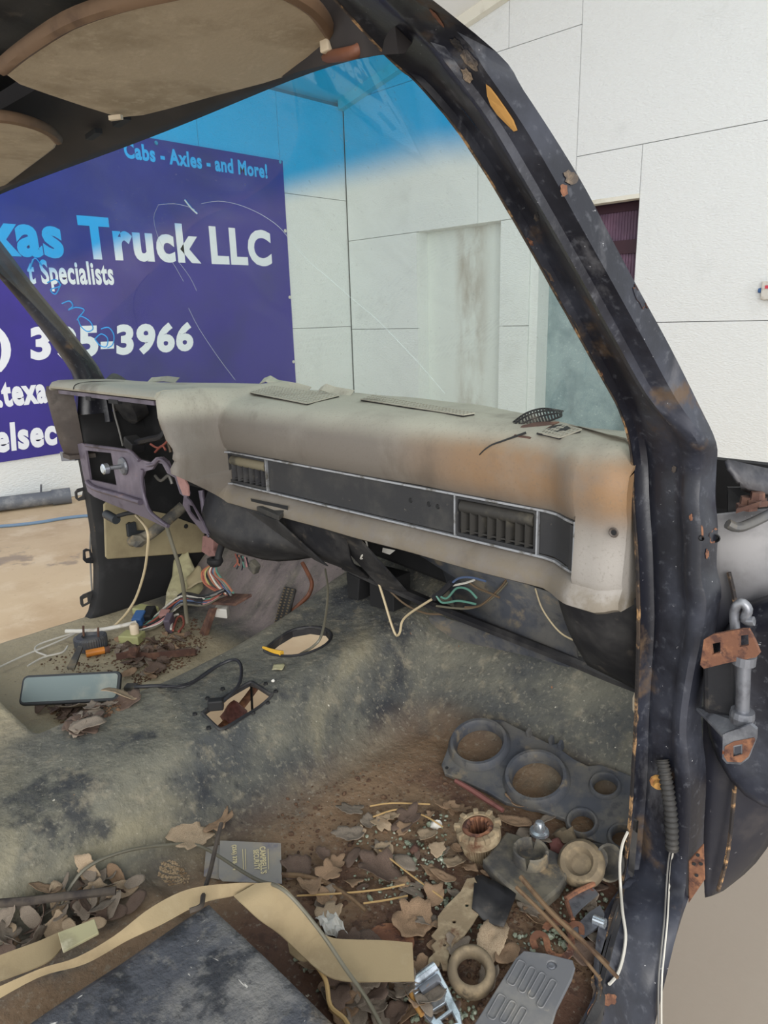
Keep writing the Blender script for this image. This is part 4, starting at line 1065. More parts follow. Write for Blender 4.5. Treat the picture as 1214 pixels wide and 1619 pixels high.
# loose wiring under the dash
wire('tan_wire', 'tan', [at(594, 908, y=.13), at(606, 945, y=.12), at(618, 985, y=.11), at(626, 1004, y=.11), at(632, 1000, y=.11), at(636, 982, y=.12), at(650, 968, y=.12), at(688, 944, y=.12)], .0028, label='tan wire hanging in a V below the dash', cat='wire')
wire('taped_splice', 'black', ypts([(686, 946), (700, 935), (714, 921)], .12), .007, label='black taped wire splice hanging under the dash', cat='wire')
for i, (c_, pts) in enumerate((('green', [(690, 942), (700, 953), (725, 950), (752, 955)]), ('green', [(692, 940), (706, 946), (722, 930), (740, 932), (754, 946)]), ('blue', [(712, 924), (726, 914), (745, 913), (768, 919)]), ('white', [(714, 926), (735, 922), (750, 917)]), ('brown', [(740, 920), (755, 930), (775, 938), (790, 945)]), ('brown', [(735, 960), (760, 957), (790, 930), (802, 914)]), ('olive', [(690, 958), (740, 962), (775, 948), (808, 914)]), ('brown', [(612, 930), (640, 955), (675, 970), (715, 970)]))):
    wire('loose_wire', c_, ypts(pts, .115 + .004 * i), .0024, label=['green wire looping low beneath the dash splice', 'green wire arching above its twin beneath the dash', 'blue wire curving from the splice up under the dash', 'short white wire beside the blue wire under the dash', 'thin brown wire crossing behind the green wires', 'brown wire rising to the pad lip from the rail', 'olive wire running along the rail then up to the lip', 'brown wire sagging along the lower dash rail'][i], cat='wire')
wire('loose_wire', 'tan', ypts([(846, 930), (856, 960), (872, 985), (888, 1002), (906, 1012)], .12), .0016, label='thin tan wire hanging before the grey back panel', cat='wire')
wire('loose_wire', 'white', [at(574, 845, y=.05), at(580, 862, y=.06), at(578, 878, y=.06), at(570, 883, y=.05), at(575, 872, y=.04), at(566, 866, y=.03)], .0022, label='white wire loop beside the diagonal brace', cat='wire')
wire('loose_wire', 'olive', [at(514, 900, y=.16), at(518, 930, y=.1), at(516, 965, y=.05), at(508, 1005, y=-.01), at(495, 1022, y=-.03), at(475, 1034, y=-.03), at(460, 1046, y=-.02)], .003, label='olive cable dropping from the dash into the round floor hole', cat='cable')

# ------------------------------------------------------------------ sun visors
def visor(pts, edge, z, label):
    P3 = [at(*q, z=z) for q in pts]
    base = sum(P3, Vector()) / len(P3)
    v = thing('sun_visor', base, label, 'sun visor', 'tan sun visors under the roof')
    me = flat_curve([[(p.x, p.y) for p in P3]], .014, .005)
    def tilt(c): return Vector((c.x, c.y, z + .0075 + c.z))
    mesh_to_mb(me, tilt).build('board', m_visor, v)
    loop = [tilt(Vector((p.x, p.y, 0))) for p in P3]
    MB().tube(loop[edge[0]:edge[1]], .009, 8, 4).build('edge_piping', m_visor_edge, v, smooth=True)
    return v
v1 = visor([(5, 118), (40, 90), (110, 46), (190, 18), (270, 0), (340, -14), (400, -14), (455, 0), (495, 25), (518, 55), (530, 80), (527, 96), (480, 115), (420, 134), (350, 152), (270, 174), (230, 184), (188, 188), (130, 170), (70, 150), (30, 136)], (0, 12), 1.592, 'large tan sun visor on the passenger side below the roof')
MB().tube([at(516, 90, z=1.585), at(545, 86, z=1.565), at(566, 80, z=1.562), at(578, 66, z=1.575)], .0065, 10).build('pivot_rod', m_rod, v1, smooth=True)
MB().box(at(523, 74, z=1.588), (.014, .022, .014)).build('pivot_clip', m_beige_l, v1, bevel=.002)
MB().box(at(183, 186, z=1.585), (.02, .006, .006), Matrix.Rotation(.5, 3, 'Z')).build('retaining_clip', m_beige_l, v1)
v2 = visor([(92, 228), (80, 216), (58, 205), (25, 196), (-10, 192), (-80, 190), (-160, 215), (-200, 280), (-170, 345), (-90, 340), (-40, 322), (0, 302), (45, 268), (75, 246), (88, 236)], (0, 6), 1.592, 'smaller tan sun visor showing at the left edge of the roof')

# ------------------------------------------------------------------ loose things on the cab floor
class Pl:
    """a resting plane through three floor pixels; maps further pixels onto it"""
    def __init__(s, a, b, c, lift=.004):
        A, B, Cc = (floor_at(*q) + Vector((0, 0, lift if not isinstance(lift, tuple) else lift[i])) for i, q in enumerate((a, b, c)))
        s.o = A; s.u = (B - A).normalized(); s.n = (B - A).cross(Cc - A).normalized()
        if s.n.z < 0: s.n = -s.n
        s.v = s.n.cross(s.u)
    def p(s, px, py):
        d = FWD + RGT * ((px - CX) / F_PX) + DWN * ((py - CY) / F_PX)
        t = (s.o - CAM).dot(s.n) / d.dot(s.n); return CAM + d * t
    def uv(s, px, py): q = s.p(px, py) - s.o; return (q.dot(s.u), q.dot(s.v))
    def M(s, h=0.0):
        m_ = Matrix((s.u, s.v, s.n)).transposed().to_4x4(); m_.translation = s.o + s.n * h; return m_
    def R(s): return Matrix((s.u, s.v, s.n)).transposed()
    def plate(s, outer, holes, th, h=0.0, bevel=0.0):
        return plate([s.uv(*q) for q in outer], [[s.uv(*q) for q in hh] for hh in holes], th, s.M(h + th / 2), bevel)
def epx(cx, cy, rx, ry, rot=0, n=28):
    return [(cx + rx * math.cos(a) * math.cos(rot) - ry * math.sin(a) * math.sin(rot), cy + rx * math.cos(a) * math.sin(rot) + ry * math.sin(a) * math.cos(rot)) for a in [2 * math.pi * k / n for k in range(n)]]

# gauge surround plate with two large and three small holes, leaning on the toe board
G = Pl((715, 1222), (985, 1345), (800, 1150), .012)
gt = thing('gauge_surround', G.o, 'slate plastic gauge surround with two large round holes lying in the footwell', 'gauge surround')
outl = [(699, 1214), (708, 1190), (712, 1172), (730, 1152), (760, 1142), (795, 1143), (812, 1152), (840, 1166), (872, 1182), (882, 1180), (890, 1192), (908, 1205), (930, 1216), (950, 1214), (985, 1226), (1016, 1240), (1016, 1368), (985, 1352), (950, 1338), (905, 1322), (892, 1300), (860, 1288), (838, 1282), (800, 1274), (770, 1256), (735, 1240), (704, 1228)]
big = [epx(759, 1183, 37, 38), epx(849, 1238, 40, 41)]
small = [epx(957, 1248, 19, 18), epx(921, 1306, 19, 20), epx(985, 1330, 18, 20)]
G.plate(outl, big + small, .010, 0, .002).build('face_plate', m_gauge, gt)
def ring_on(pl, ctr_px, edge_px, rw, hh, name, material, parent, h0=.01):
    c = pl.p(*ctr_px); r = (pl.p(*edge_px) - c).length
    return MB().lathe([(r, h0 - .012), (r, h0 + hh * .5), (r + rw * .25, h0 + hh), (r + rw * .6, h0 + hh), (r + rw, h0 + hh * .2), (r + rw, h0 - .008)], c, M=pl.R(), seg=36).build(name, material, parent, smooth=True)
ring_on(G, (759, 1183), (796, 1183), .016, .014, 'hole_rim', m_gauge, gt)
ring_on(G, (849, 1238), (889, 1238), .016, .016, 'hole_rim', m_gauge, gt)
for c_, e_ in (((957, 1248), (976, 1248)), ((921, 1306), (940, 1306)), ((985, 1330), (1003, 1330))): ring_on(G, c_, e_, .008, .006, 'hole_rim', m_gauge, gt)
for q in ((873, 1180), (888, 1188), (838, 1168)): MB().box(G.p(*q) + G.n * .016, (.006, .012, .02), G.R()).build('clip_tab', m_gauge, gt)
MB().lathe([(0, .0005), (.0035, .0005)], G.p(708, 1220) + G.n * .011, M=G.R(), seg=8).build('screw_hole', m_black_in, gt)

# splined hub
H = Pl((740, 1350), (790, 1350), (765, 1320), .0)
hb = thing('splined_hub', H.p(762, 1352), 'crusty tan splined hub ring standing in the footwell debris', 'hub')
c = H.p(762, 1346); R0 = (H.p(796, 1346) - c).length
zup = Matrix.Rotation(.12, 3, 'X') @ Matrix.Rotation(-.1, 3, 'Y')
pr = MB(); NT_ = 44; rg_ = []
for k in range(NT_ * 2):
    a = 2 * math.pi * k / (NT_ * 2); dr = .0016 * (1 if k % 2 else -1)
    rg_.append([c + zup @ Vector((r * math.cos(a), r * math.sin(a), h)) for r, h in ((R0 * .8 + dr, 0), (R0 * .86 + dr, .028), (R0 * 1.0, .031), (R0 * 1.02, .046), (R0 * .96, .052), (R0 * .74, .053), (R0 * .70, .050))])
rg_.append(rg_[0]); pr.loft(rg_, closed=False); pr.build('body', m_tangear, hb)
ring_ = MB(); rg_ = []
for k in range(56):
    a = 2 * math.pi * k / 56; dr = .0022 * (1 if (k // 2) % 2 else -1)
    rg_.append([c + zup @ Vector((r * math.cos(a), r * math.sin(a), h)) for r, h in ((R0 * .72, .051), (R0 * .55, .054), (R0 * .5 + dr, .050), (R0 * .48 + dr, .015))])
rg_.append(rg_[0]); ring_.loft(rg_, closed=False); ring_.build('inner_splines', m_rust, hb)
for k in range(9):
    a = 2 * math.pi * k / 9 + .2
    MB().box(c + zup @ Vector((R0 * .93 * math.cos(a), R0 * .93 * math.sin(a), .050)), (.012, .009, .012), zup @ Matrix.Rotation(a, 3, 'Z')).build('rim_lug', m_tangear, hb, bevel=.002)

# rubber mount with cup
Rb = Pl((775, 1370), (885, 1400), (830, 1340), .020)
rbt = thing('rubber_mount', Rb.p(835, 1395), 'dusty black rubber mount plate with a raised round cup', 'rubber mount')
Rb.plate([(763, 1366), (770, 1360), (800, 1322), (815, 1326), (850, 1340), (885, 1358), (898, 1372), (899, 1388), (885, 1412), (862, 1432), (850, 1435), (805, 1410), (775, 1382)], [], .020, -.010, .004).build('base', m_rubber, rbt)
c = Rb.p(838, 1368); r = (Rb.p(866, 1368) - c).length
rg_ = []
for k in range(40):
    a = 2 * math.pi * k / 40; notch = (k % 10) in (0,)
    ht = .030 if not notch else .012
    rg_.append([c + Rb.R() @ Vector((q * math.cos(a), q * math.sin(a), h)) for q, h in ((r, .0), (r, ht), (r * .93, ht + .002), (r * .82, ht), (r * .78, .012), (0, .012))])
rg_.append(rg_[0]); MB().loft(rg_, closed=False).build('cup', m_rubber, rbt)

# tan spool ring and dark rubber cup beside it
c = floor_at(918, 1395) + Vector((0, 0, .034))
tq = (CAM - c).normalized().lerp(Vector((-.4, -.2, .6)), .5).to_track_quat('Z', 'Y').to_matrix()
MB().lathe([(.0, .004), (.016, .004), (.018, .008), (.022, .014), (.030, .015), (.036, .010), (.037, .0), (.034, -.010), (.02, -.012)], c, M=tq, seg=30).build('tan_spool', m_tanrub, smooth=True, label='tan rubber ring leaning at the foot of the door pillar', cat='ring')
c = floor_at(944, 1392) + Vector((.0, .012, .03))
tq = Vector((.8, -.35, .5)).to_track_quat('Z', 'Y').to_matrix()
MB().lathe([(.016, -.024), (.023, -.022), (.024, .0), (.026, .016), (.028, .020), (.025, .022), (.022, .016), (.020, -.012), (0, -.014)], c, M=tq, seg=26).build('rubber_cup', m_rubber, smooth=True, label='dark rubber cup on its side against the door pillar', cat='rubber cup')
# chrome bolt
c = floor_at(852, 1330) + Vector((0, 0, .012))
cb = thing('chrome_bolt', c - Vector((0, 0, .012)), 'shiny chrome bolt standing above the rubber mount', 'bolt')
MB().lathe([(0, .028), (.007, .026), (.010, .020), (.011, .012), (.016, .010), (.017, .006), (.012, .004), (.011, -.014)], c, seg=18).build('head', m_shiny, cb, smooth=True)
MB().lathe([(.011, -.004), (.014, -.002), (.014, -.010), (.011, -.012)], c, seg=18).build('collar', m_galv, cb, smooth=True)

# bent galvanised bracket
Bk = Pl((905, 1480), (960, 1470), (925, 1440), .016)
bk = thing('bent_bracket', Bk.o, 'bent galvanised steel bracket with rusty edge near the pillar foot', 'bracket')
Bk.plate([(905, 1476), (930, 1450), (948, 1438), (955, 1452), (952, 1468), (915, 1492)], [], .004, .004).build('tab', m_galv, bk)
Bk.plate([(896, 1436), (905, 1426), (935, 1412), (945, 1424), (920, 1445), (905, 1462)], [], .003, .010).build('wing', m_galv, bk)
MB().tube([Bk.p(894, 1434) + Bk.n * .014, Bk.p(910, 1424) + Bk.n * .015, Bk.p(938, 1411) + Bk.n * .016], .004, 7).build('rusty_lip', m_rust, bk)
MB().tube([Bk.p(895, 1436) + Bk.n * .012, Bk.p(905, 1464) + Bk.n * .010], .0035, 7, 0).build('rusty_lip', m_rust, bk)
MB().tube([Bk.p(938, 1463) + Bk.n * .010, Bk.p(956, 1472) + Bk.n * .012], .007, 10, 0).build('stud', m_shiny, bk, smooth=True)

# rusty snap ring
S = Pl((860, 1490), (920, 1480), (890, 1460), .024)
sr = [S.p(*q) for q in ((846, 1500), (842, 1488), (850, 1478), (862, 1484), (868, 1506), (885, 1516), (900, 1508), (903, 1488), (898, 1468), (884, 1458), (868, 1462), (862, 1470))]
rr = []
for i, p in enumerate(catmull(sr, 4)): rr.append(p)
def ribbon_ring(path, wdt, th, n):
    r_ = []
    for i, p in enumerate(path):
        t = (path[min(i + 1, len(path) - 1)] - path[max(i - 1, 0)]).normalized(); s_ = n.cross(t).normalized()
        r_.append([p - s_ * wdt / 2, p + s_ * wdt / 2, p + s_ * wdt / 2 + n * th, p - s_ * wdt / 2 + n * th])
    return MB().loft(r_)
ribbon_ring(rr, .009, .003, S.n).build('snap_ring', m_rust, label='orange rusty snap ring with curled ends under the dry sticks', cat='ring')
sr = [S.p(*q) for q in ((898, 1470), (908, 1462), (918, 1466), (919, 1480))]
ribbon_ring(catmull(sr, 4), .008, .003, S.n).build('rusty_hook', m_rust, label='small rusty hook beside the snap ring', cat='hook')

# dry sticks crossing the debris
def fpts(pts, lift): return [floor_at(*q) + Vector((0, 0, lift if not isinstance(lift, (list, tuple)) else lift[i])) for i, q in enumerate(pts)]
for i, (pts, r, mt, lab) in enumerate([
    ([(815, 1442), (860, 1485), (910, 1540), (948, 1584)], .0032, m_twig, 'dry stick reaching furthest left over the grey plastic cover'),
    ([(822, 1425), (870, 1480), (920, 1525), (974, 1580)], .0040, m_twig, 'thick dry stick reaching furthest right to the sill'),
    ([(868, 1470), (900, 1505), (935, 1535), (960, 1558)], .0034, m_twig, 'dry stick lying between two longer crossing sticks'),
    ([(820, 1440), (850, 1468), (880, 1496)], .0026, m_rust_dark, 'short reddish stick under the crossing dry sticks')]):
    MB().tube(fpts(pts, [.045, .042, .04, .036][:len(pts)] if i < 2 else .036), lambda t, r=r: r * (1 - .35 * t), 7, 4).build('dry_stick', mt, smooth=True, label=lab, cat='stick', group='sticks by the passenger sill')

# black rubber sheet scrap
K = Pl((745, 1430), (800, 1440), (780, 1395), .022)
gr = []
for i in range(7):
    row = []
    for j in range(7):
        u, v = i / 6, j / 6
        a = lerp(Vector((752, 1386)), Vector((746, 1440)), v); b = lerp(Vector((816, 1408)), Vector((796, 1468)), v)
        q = lerp(a, b, u); row.append(K.p(q.x, q.y) + K.n * (.010 * math.sin(u * 5 + v * 2) * .5 + .006 * mnoise.noise(Vector((u * 4, v * 4, 0)))))
    gr.append(row)
MB().loft(gr, closed=False).build('rubber_scrap', m_black_dust, smooth='all', solid=.003, label='creased black rubber sheet scrap beside the rubber mount', cat='rubber scrap')

# rusty flat bracket with bolt holes and lobed end
T = Pl((690, 1500), (745, 1440), (720, 1480), (.016, .022, .018))
to = [(738, 1392), (750, 1390), (756, 1402), (748, 1420), (760, 1440), (748, 1462), (735, 1480), (718, 1494), (712, 1508), (708, 1522), (710, 1536), (700, 1536), (696, 1524), (690, 1522), (684, 1530), (676, 1528), (678, 1518), (688, 1508), (682, 1498), (690, 1490), (682, 1482), (692, 1470), (692, 1452), (704, 1436), (728, 1412)]
T.plate(to, [epx(738, 1434, 3, 3, 0, 8), epx(718, 1460, 3, 3, 0, 8), epx(703, 1497, 2.5, 2.5, 0, 8), epx(756, 1446, 2.5, 2.5, 0, 8), epx(691, 1526, 4.5, 4, 0, 10)], .004, 0, .001).build('rusty_bracket', m_tangear, label='tan rusty flat bracket with bolt holes and lobed end', cat='bracket')

# rubber bushing ring
c = floor_at(745, 1558) + Vector((0, 0, .002))
zt_ = ((CAM - c).normalized() * .5 + Vector((0, 0, .5))).to_track_quat('Z', 'Y').to_matrix()
R0 = (at(787, 1550, z=c.z) - at(747, 1550, z=c.z)).length * .94
MB().lathe([(R0 * .60, .004), (R0 * .58, .020), (R0 * .66, .028), (R0 * .82, .028), (R0 * .96, .022), (R0 * 1.0, .014), (R0 * .96, .004), (R0 * .85, .000), (R0 * .65, .000), (R0 * .60, .004)], c + Vector((0, 0, .014)), M=zt_, seg=36).build('bushing_ring', m_tanrub, smooth='all', label='dusty rubber bushing ring lying near the bottom edge', cat='bushing')

# grey ribbed plastic cover plate
Q = Pl((800, 1600), (895, 1570), (850, 1520), (.034, .04, .036))
qt = thing('plastic_cover', Q.o, 'grey plastic cover plate with embossed oblong ribs at the bottom', 'cover')
qo = [(828, 1508), (862, 1512), (905, 1523), (909, 1535), (904, 1552), (880, 1600), (868, 1640), (740, 1640), (790, 1560), (815, 1520)]
hole = epx(872, 1531, 7.5, 6.5, 0, 12)
Q.plate(qo, [hole], .006, 0, .0015).build('plate', m_plate, qt)
def rr_px(c0, c1, c2, c3): return [c0, c1, c2, c3]
for a, b, w_ in (((826, 1526), (806, 1562), 11), ((843, 1536), (823, 1574), 9), ((859, 1545), (838, 1583), 9), ((876, 1556), (852, 1598), 9), ((795, 1580), (775, 1616), 11), ((812, 1590), (794, 1622), 9), ((829, 1600), (812, 1630), 9)):
    a, b = Vector(a), Vector(b); d_ = (b - a).normalized(); s_ = Vector((-d_.y, d_.x)) * w_ * .62
    L_ = (b - a).length; loop = [a + d_ * q[0] + s_ * (q[1] / .62 / w_) for q in rrect(0, -w_ * .62, L_, w_ * .62, 4, 3)]; loop.append(loop[0])
    pts = [Q.p(q.x, q.y) + Q.n * .0065 for q in loop]
    MB().tube(pts, .0011, 5, 0).build('rib', m_plate, qt, smooth=True)
MB().lathe([(0, .003), (.004, .0035), (.007, .002), (.008, 0)], Q.p(871, 1531) + Q.n * .002, M=Q.R(), seg=12).build('screw', m_galv, qt)

# seat-belt buckle frame, shiny
U = Pl((650, 1600), (715, 1600), (685, 1550), (.022, .024, .026))
ut = thing('belt_buckle', U.o, 'shiny zinc seat belt buckle frame with slots at the bottom', 'buckle')
uo = [(646, 1562), (652, 1556), (686, 1530), (694, 1534), (700, 1548), (708, 1562), (718, 1585), (728, 1604), (732, 1625), (722, 1630), (690, 1632), (672, 1612), (655, 1588), (648, 1575)]
U.plate(uo, [[(658, 1576), (690, 1550), (702, 1568), (672, 1596)], [(682, 1604), (704, 1590), (708, 1600), (690, 1614)], [(698, 1616), (714, 1604), (722, 1620), (704, 1626)]], .005, 0, .0015).build('frame', m_shiny, ut)
a, b = U.p(650, 1562) + U.n * .006, U.p(688, 1534) + U.n * .006
MB().tube([a, b], .0075, 12, 0).build('roller', m_shiny, ut, smooth=True)
MB().tube([U.p(664, 1572) + U.n * .004, U.p(694, 1550) + U.n * .004], .006, 8, 0).build('cross_bar', m_galv, ut, smooth=True)
MB().tube([U.p(646, 1566) + U.n * .006, U.p(655, 1590) + U.n * .006, U.p(668, 1610) + U.n * .006], .0035, 8).build('rusty_edge', m_rust_or, ut, smooth=True)

# rusty disc under the webbing end
D = Pl((580, 1490), (650, 1490), (620, 1460), .008)
D.plate(epx(616, 1492, 39, 30), [], .004, 0, .001).build('rusty_disc', m_rust, label='round rusty disc half hidden under the webbing end', cat='disc')
# silver foil scrap
gr = []
Fo = Pl((505, 1460), (550, 1480), (530, 1445), .012)
for i in range(9):
    row = []
    for j in range(9):
        u, v = i / 8, j / 8
        a = lerp(Vector((498, 1452)), Vector((515, 1480)), v); b = lerp(Vector((525, 1438)), Vector((552, 1484)), v)
        q = lerp(a, b, u); row.append(Fo.p(q.x, q.y) + Fo.n * (.012 * mnoise.noise(Vector((u * 7, v * 7, 3))) + .008 * math.sin(3.1 * v)))
    gr.append(row)
MB().loft(gr, closed=False).build('foil_scrap', m_white, solid=.001, label='crumpled white foil scrap above the webbing', cat='scrap')
# red-brown strip
MB().tube(fpts([(720, 1250), (745, 1265), (770, 1282), (795, 1298)], .022), lambda t: .0055 * (1 - .5 * abs(t - .5)), 6).build('red_strip', m_redbr, label='dark red strip lying below the gauge surround', cat='strip')

# printed card with darker second card behind it
Cd = Pl((336, 1390), (443, 1395), (390, 1345), (.012, .012, .016))
ct = thing('printed_card', Cd.o, "grey printed card reading CAMPBELL'S SECURITY on the floor", 'card')
Cd.plate([(348, 1332), (444, 1336), (446, 1400), (352, 1396), (346, 1390)], [], .0012, .003).build('card', m_card, ct)
def card_text(body, a, b, size, px_off=0.0):
    A, B = Cd.p(*a), Cd.p(*b); u = (B - A).normalized(); v = Cd.n.cross(u)
    Mx = Matrix((u, v, Cd.n)).transposed().to_4x4(); Mx.translation = A + Cd.n * .0055
    tst = text_mb(body, size, Matrix.Identity(4), .0004)
    x0 = min(q[0] for q in tst.v); x1 = max(q[0] for q in tst.v); sx = (B - A).length / (x1 - x0)
    mb_ = MB(); mb_.add([Mx @ Vector(((q[0] - x0) * sx, q[1], q[2])) for q in tst.v], tst.f); mb_.build('lettering', m_cardprint, ct)
card_text("CAMPBELL'S", (411, 1343), (413, 1386), .013)
card_text('SECURITY', (401, 1348), (403, 1380), .012)
card_text('(256) 378-64', (368, 1340), (369, 1380), .009)
for x_ in (384, 388, 424): 
    A, B = Cd.p(x_, 1346) + Cd.n * .0048, Cd.p(x_ + 1, 1378) + Cd.n * .0048
    MB().tube([A, B], .0007, 4, 0).build('print_line', m_cardprint, ct)
C2 = Pl((325, 1380), (360, 1385), (340, 1345), (.006, .006, .010))
C2.plate([(326, 1340), (352, 1336), (372, 1350), (352, 1392), (322, 1386)], [], .001, 0).build('bent_card', m_card, label='plain grey card corner tucked under the printed card', cat='card')

# ------------------------------------------------------------------ webbing, cables
def ribbon(name, path, wdt, normals, th, material, label, cat, lifts=None):
    P_ = catmull([Vector(p) for p in path], 6); N_ = catmull([Vector(n_) for n_ in normals], 6)
    r_ = []
    for i, p in enumerate(P_):
        t = (P_[min(i + 1, len(P_) - 1)] - P_[max(i - 1, 0)]).normalized(); nn = N_[i].normalized(); s_ = nn.cross(t).normalized(); nn = t.cross(s_)
        r_.append([p - s_ * wdt / 2, p + s_ * wdt / 2, p + s_ * wdt / 2 + nn * th, p - s_ * wdt / 2 + nn * th])
    return MB().loft(r_).build(name, material, smooth=True, label=label, cat=cat)
def fl_(px, py, l): return floor_at(px, py, l) if False else floor_at(px, py) + Vector((0, 0, l))
def edge_ribbon(name, L, R, lift, label, material=m_belt, th=.0016):
    """webbing between two pixel edges laid on the floor with lifts"""
    A_ = catmull([floor_at(*q) + Vector((0, 0, l)) for q, l in zip(L, lift)], 5)
    B_ = catmull([floor_at(*q) + Vector((0, 0, l)) for q, l in zip(R, lift)], 5)
    r_ = []
    for a, b in zip(A_, B_):
        r_.append([a, lerp(a, b, .5) + Vector((0, 0, .001)), b, b + Vector((0, 0, th)), lerp(a, b, .5) + Vector((0, 0, th + .001)), a + Vector((0, 0, th))])
    return MB().loft(r_).build(name, material, smooth=True, label=label, cat='seat belt')
def riser_pt(px, py, z): return at(px, py, z=z)
# long strap draped over the edge of the riser, from the left foreground to the card
def strap(name, L, R, label, th=.0018):
    A_ = catmull([Vector(p) for p in L], 5); B_ = catmull([Vector(p) for p in R], 5)
    r_ = [[a, b, b + Vector((0, 0, th)), a + Vector((0, 0, th))] for a, b in zip(A_, B_)]
    return MB().loft(r_).build(name, m_belt, smooth=True, label=label, cat='seat belt')
Lz = [.575, .58, .575, .572, .57, .565, .56, .555]
strap('belt_webbing', [at(q[0], q[1], z=z) for q, z in zip(((-40, 1580), (60, 1535), (120, 1516), (180, 1482), (240, 1436), (300, 1407), (370, 1398), (412, 1398)), Lz)],
      [at(q[0], q[1], z=z - .012) for q, z in zip(((-40, 1602), (60, 1546), (135, 1524), (200, 1488), (255, 1462), (320, 1428), (372, 1416), (412, 1402)), Lz)], 'tan webbing strap running left along the black riser edge')
Lz = [.556, .555, .54, .52, .50, .49, .485, .483]
strap('belt_webbing', [at(q[0], q[1], z=z) for q, z in zip(((405, 1398), (440, 1399), (470, 1425), (500, 1468), (525, 1484), (560, 1487), (605, 1488), (652, 1492)), Lz)],
      [at(q[0], q[1], z=z - .004) for q, z in zip(((370, 1418), (385, 1432), (410, 1455), (442, 1478), (505, 1536), (545, 1552), (600, 1553), (655, 1552)), Lz)], 'tan webbing strap end folded square in the footwell debris')
strap('belt_webbing', [at(q[0], q[1], z=z) for q, z in zip(((452, 1476), (475, 1473), (505, 1480), (520, 1486)), (.492, .498, .496, .49))],
      [at(q[0], q[1], z=z) for q, z in zip(((458, 1508), (475, 1520), (500, 1520), (520, 1530)), (.482, .486, .486, .482))], 'short tan webbing fold tucked under the strap end')
strap('belt_webbing', [at(q[0], q[1], z=z) for q, z in zip(((-40, 1530), (0, 1512), (60, 1490), (96, 1474)), (.53, .53, .525, .52))],
      [at(q[0], q[1], z=z) for q, z in zip(((-40, 1566), (0, 1552), (72, 1524), (98, 1500)), (.52, .52, .515, .51))], 'olive tan webbing lying in the trough at the left edge')
wb_ = [at(q[0], q[1], z=.53) for q in ((92, 1478), (150, 1456), (157, 1478), (100, 1508))]
MB().loft([wb_, [p + Vector((0, 0, .004)) for p in wb_]]).build('belt_sleeve', m_insul, bevel=.001, label='pale plastic belt sleeve in the trough beside the riser', cat='belt sleeve')

wire('grey_cable', 'olive', [floor_at(q[0], q[1]) + Vector((0, 0, l)) for q, l in (((100, 1446), .02), ((140, 1418), .05), ((200, 1384), .045), ((268, 1360), .03), ((320, 1362), .03))] + [at(400, 1388, z=.52), at(440, 1402, z=.565), at(470, 1428, z=.555), at(510, 1478, z=.53), at(545, 1530, z=.51), at(580, 1580, z=.50), at(612, 1640, z=.49)], .0027, label='long grey twin cable lying over the card and webbing', cat='cable', sides=8)
MB().tube([at(350, 1302, z=.54), at(342, 1335, z=.535), at(333, 1375, z=.535), at(322, 1412, z=.555), at(318, 1432, z=.572), at(300, 1440, z=.575)], .0034, 7, 4).build('black_stick', m_twig_d, smooth=True, label='dark bent stick standing across the printed card', cat='stick')
MB().tube(fpts([(446, 1393), (480, 1395), (515, 1405), (548, 1425), (565, 1438), (578, 1450)], .012), lambda t: .0045 * (1 - .4 * t), 7, 4).build('curved_twig', m_twig, smooth=True, label='curved brown twig right of the printed card', cat='twig')
MB().tube(fpts([(0, 1474), (60, 1468), (120, 1460), (190, 1452)], .05), .006, 8, 4).build('dark_branch', m_twig_d, smooth=True, label='dark straight branch across leaves at the left edge', cat='branch')
MB().tube([at(496, 1520, z=.49), at(515, 1550, z=.488), at(522, 1590, z=.486), at(545, 1612, z=.486), at(560, 1640, z=.486)], .003, 7, 4).build('bent_straw', m_straw, smooth=True, label='bent tan stem beside the riser corner at the bottom', cat='stem')
for i, (pts, lab) in enumerate([([(470, 1428), (540, 1424), (600, 1418), (640, 1410)], 'long dry straw across the soil left of the hub'), ([(585, 1285), (620, 1280), (680, 1282)], 'dry straw lying below the gauge surround'), ([(590, 1302), (630, 1290), (670, 1300), (700, 1318)], 'curved dry straw above the leaves near the hub'), ([(600, 1355), (650, 1395), (700, 1432)], 'dry straw running diagonally below the hub'), ([(575, 1440), (610, 1435), (645, 1428)], 'short straw left of the curled leaf')]):
    MB().tube(fpts(pts, .014), .0014, 5, 4).build('dry_straw', m_straw, label=lab, cat='straw', group='straws in the footwell soil')

# hanging wire inside the pillar foot
def pw(px, py):
    d = (FWD + RGT * ((px - CX) / F_PX) + DWN * ((py - CY) / F_PX)).normalized()
    h = _bvh.ray_cast(CAM, d); f_ = floor_at(px, py)
    if h[0] is not None: return Vector(h[0]) - d * .006
    q = at(px, py, y=-.07); return q if q.z > f_.z + .01 else f_ + Vector((0, 0, .008))
wire('pillar_wire', 'white', [pw(*q) for q in ((992, 1316), (984, 1335), (980, 1365), (981, 1400), (984, 1440), (989, 1478), (985, 1512), (976, 1540), (963, 1556))], .0022, label='white wire hanging inside the pillar foot', cat='wire')
# beige clips beside the flange
q = [at(*k, y=.02) for k in ((1010, 1092), (1003, 1093), (999, 1104), (999, 1122), (1006, 1138), (1012, 1138))]
MB().loft([q, [v + Vector((0, .02, 0)) for v in q]]).build('beige_clip', m_beige_l, cab, bevel=.002)
q = [at(*k, y=.0) for k in ((1004, 1262), (999, 1266), (995, 1284), (1002, 1287))]
MB().loft([q, [v + Vector((0, .015, 0)) for v in q]]).build('beige_clip', m_beige_l, cab)

# ------------------------------------------------------------------ driver side
Mr = Pl((40, 1110), (185, 1105), (110, 1060), (.028, .028, .05))
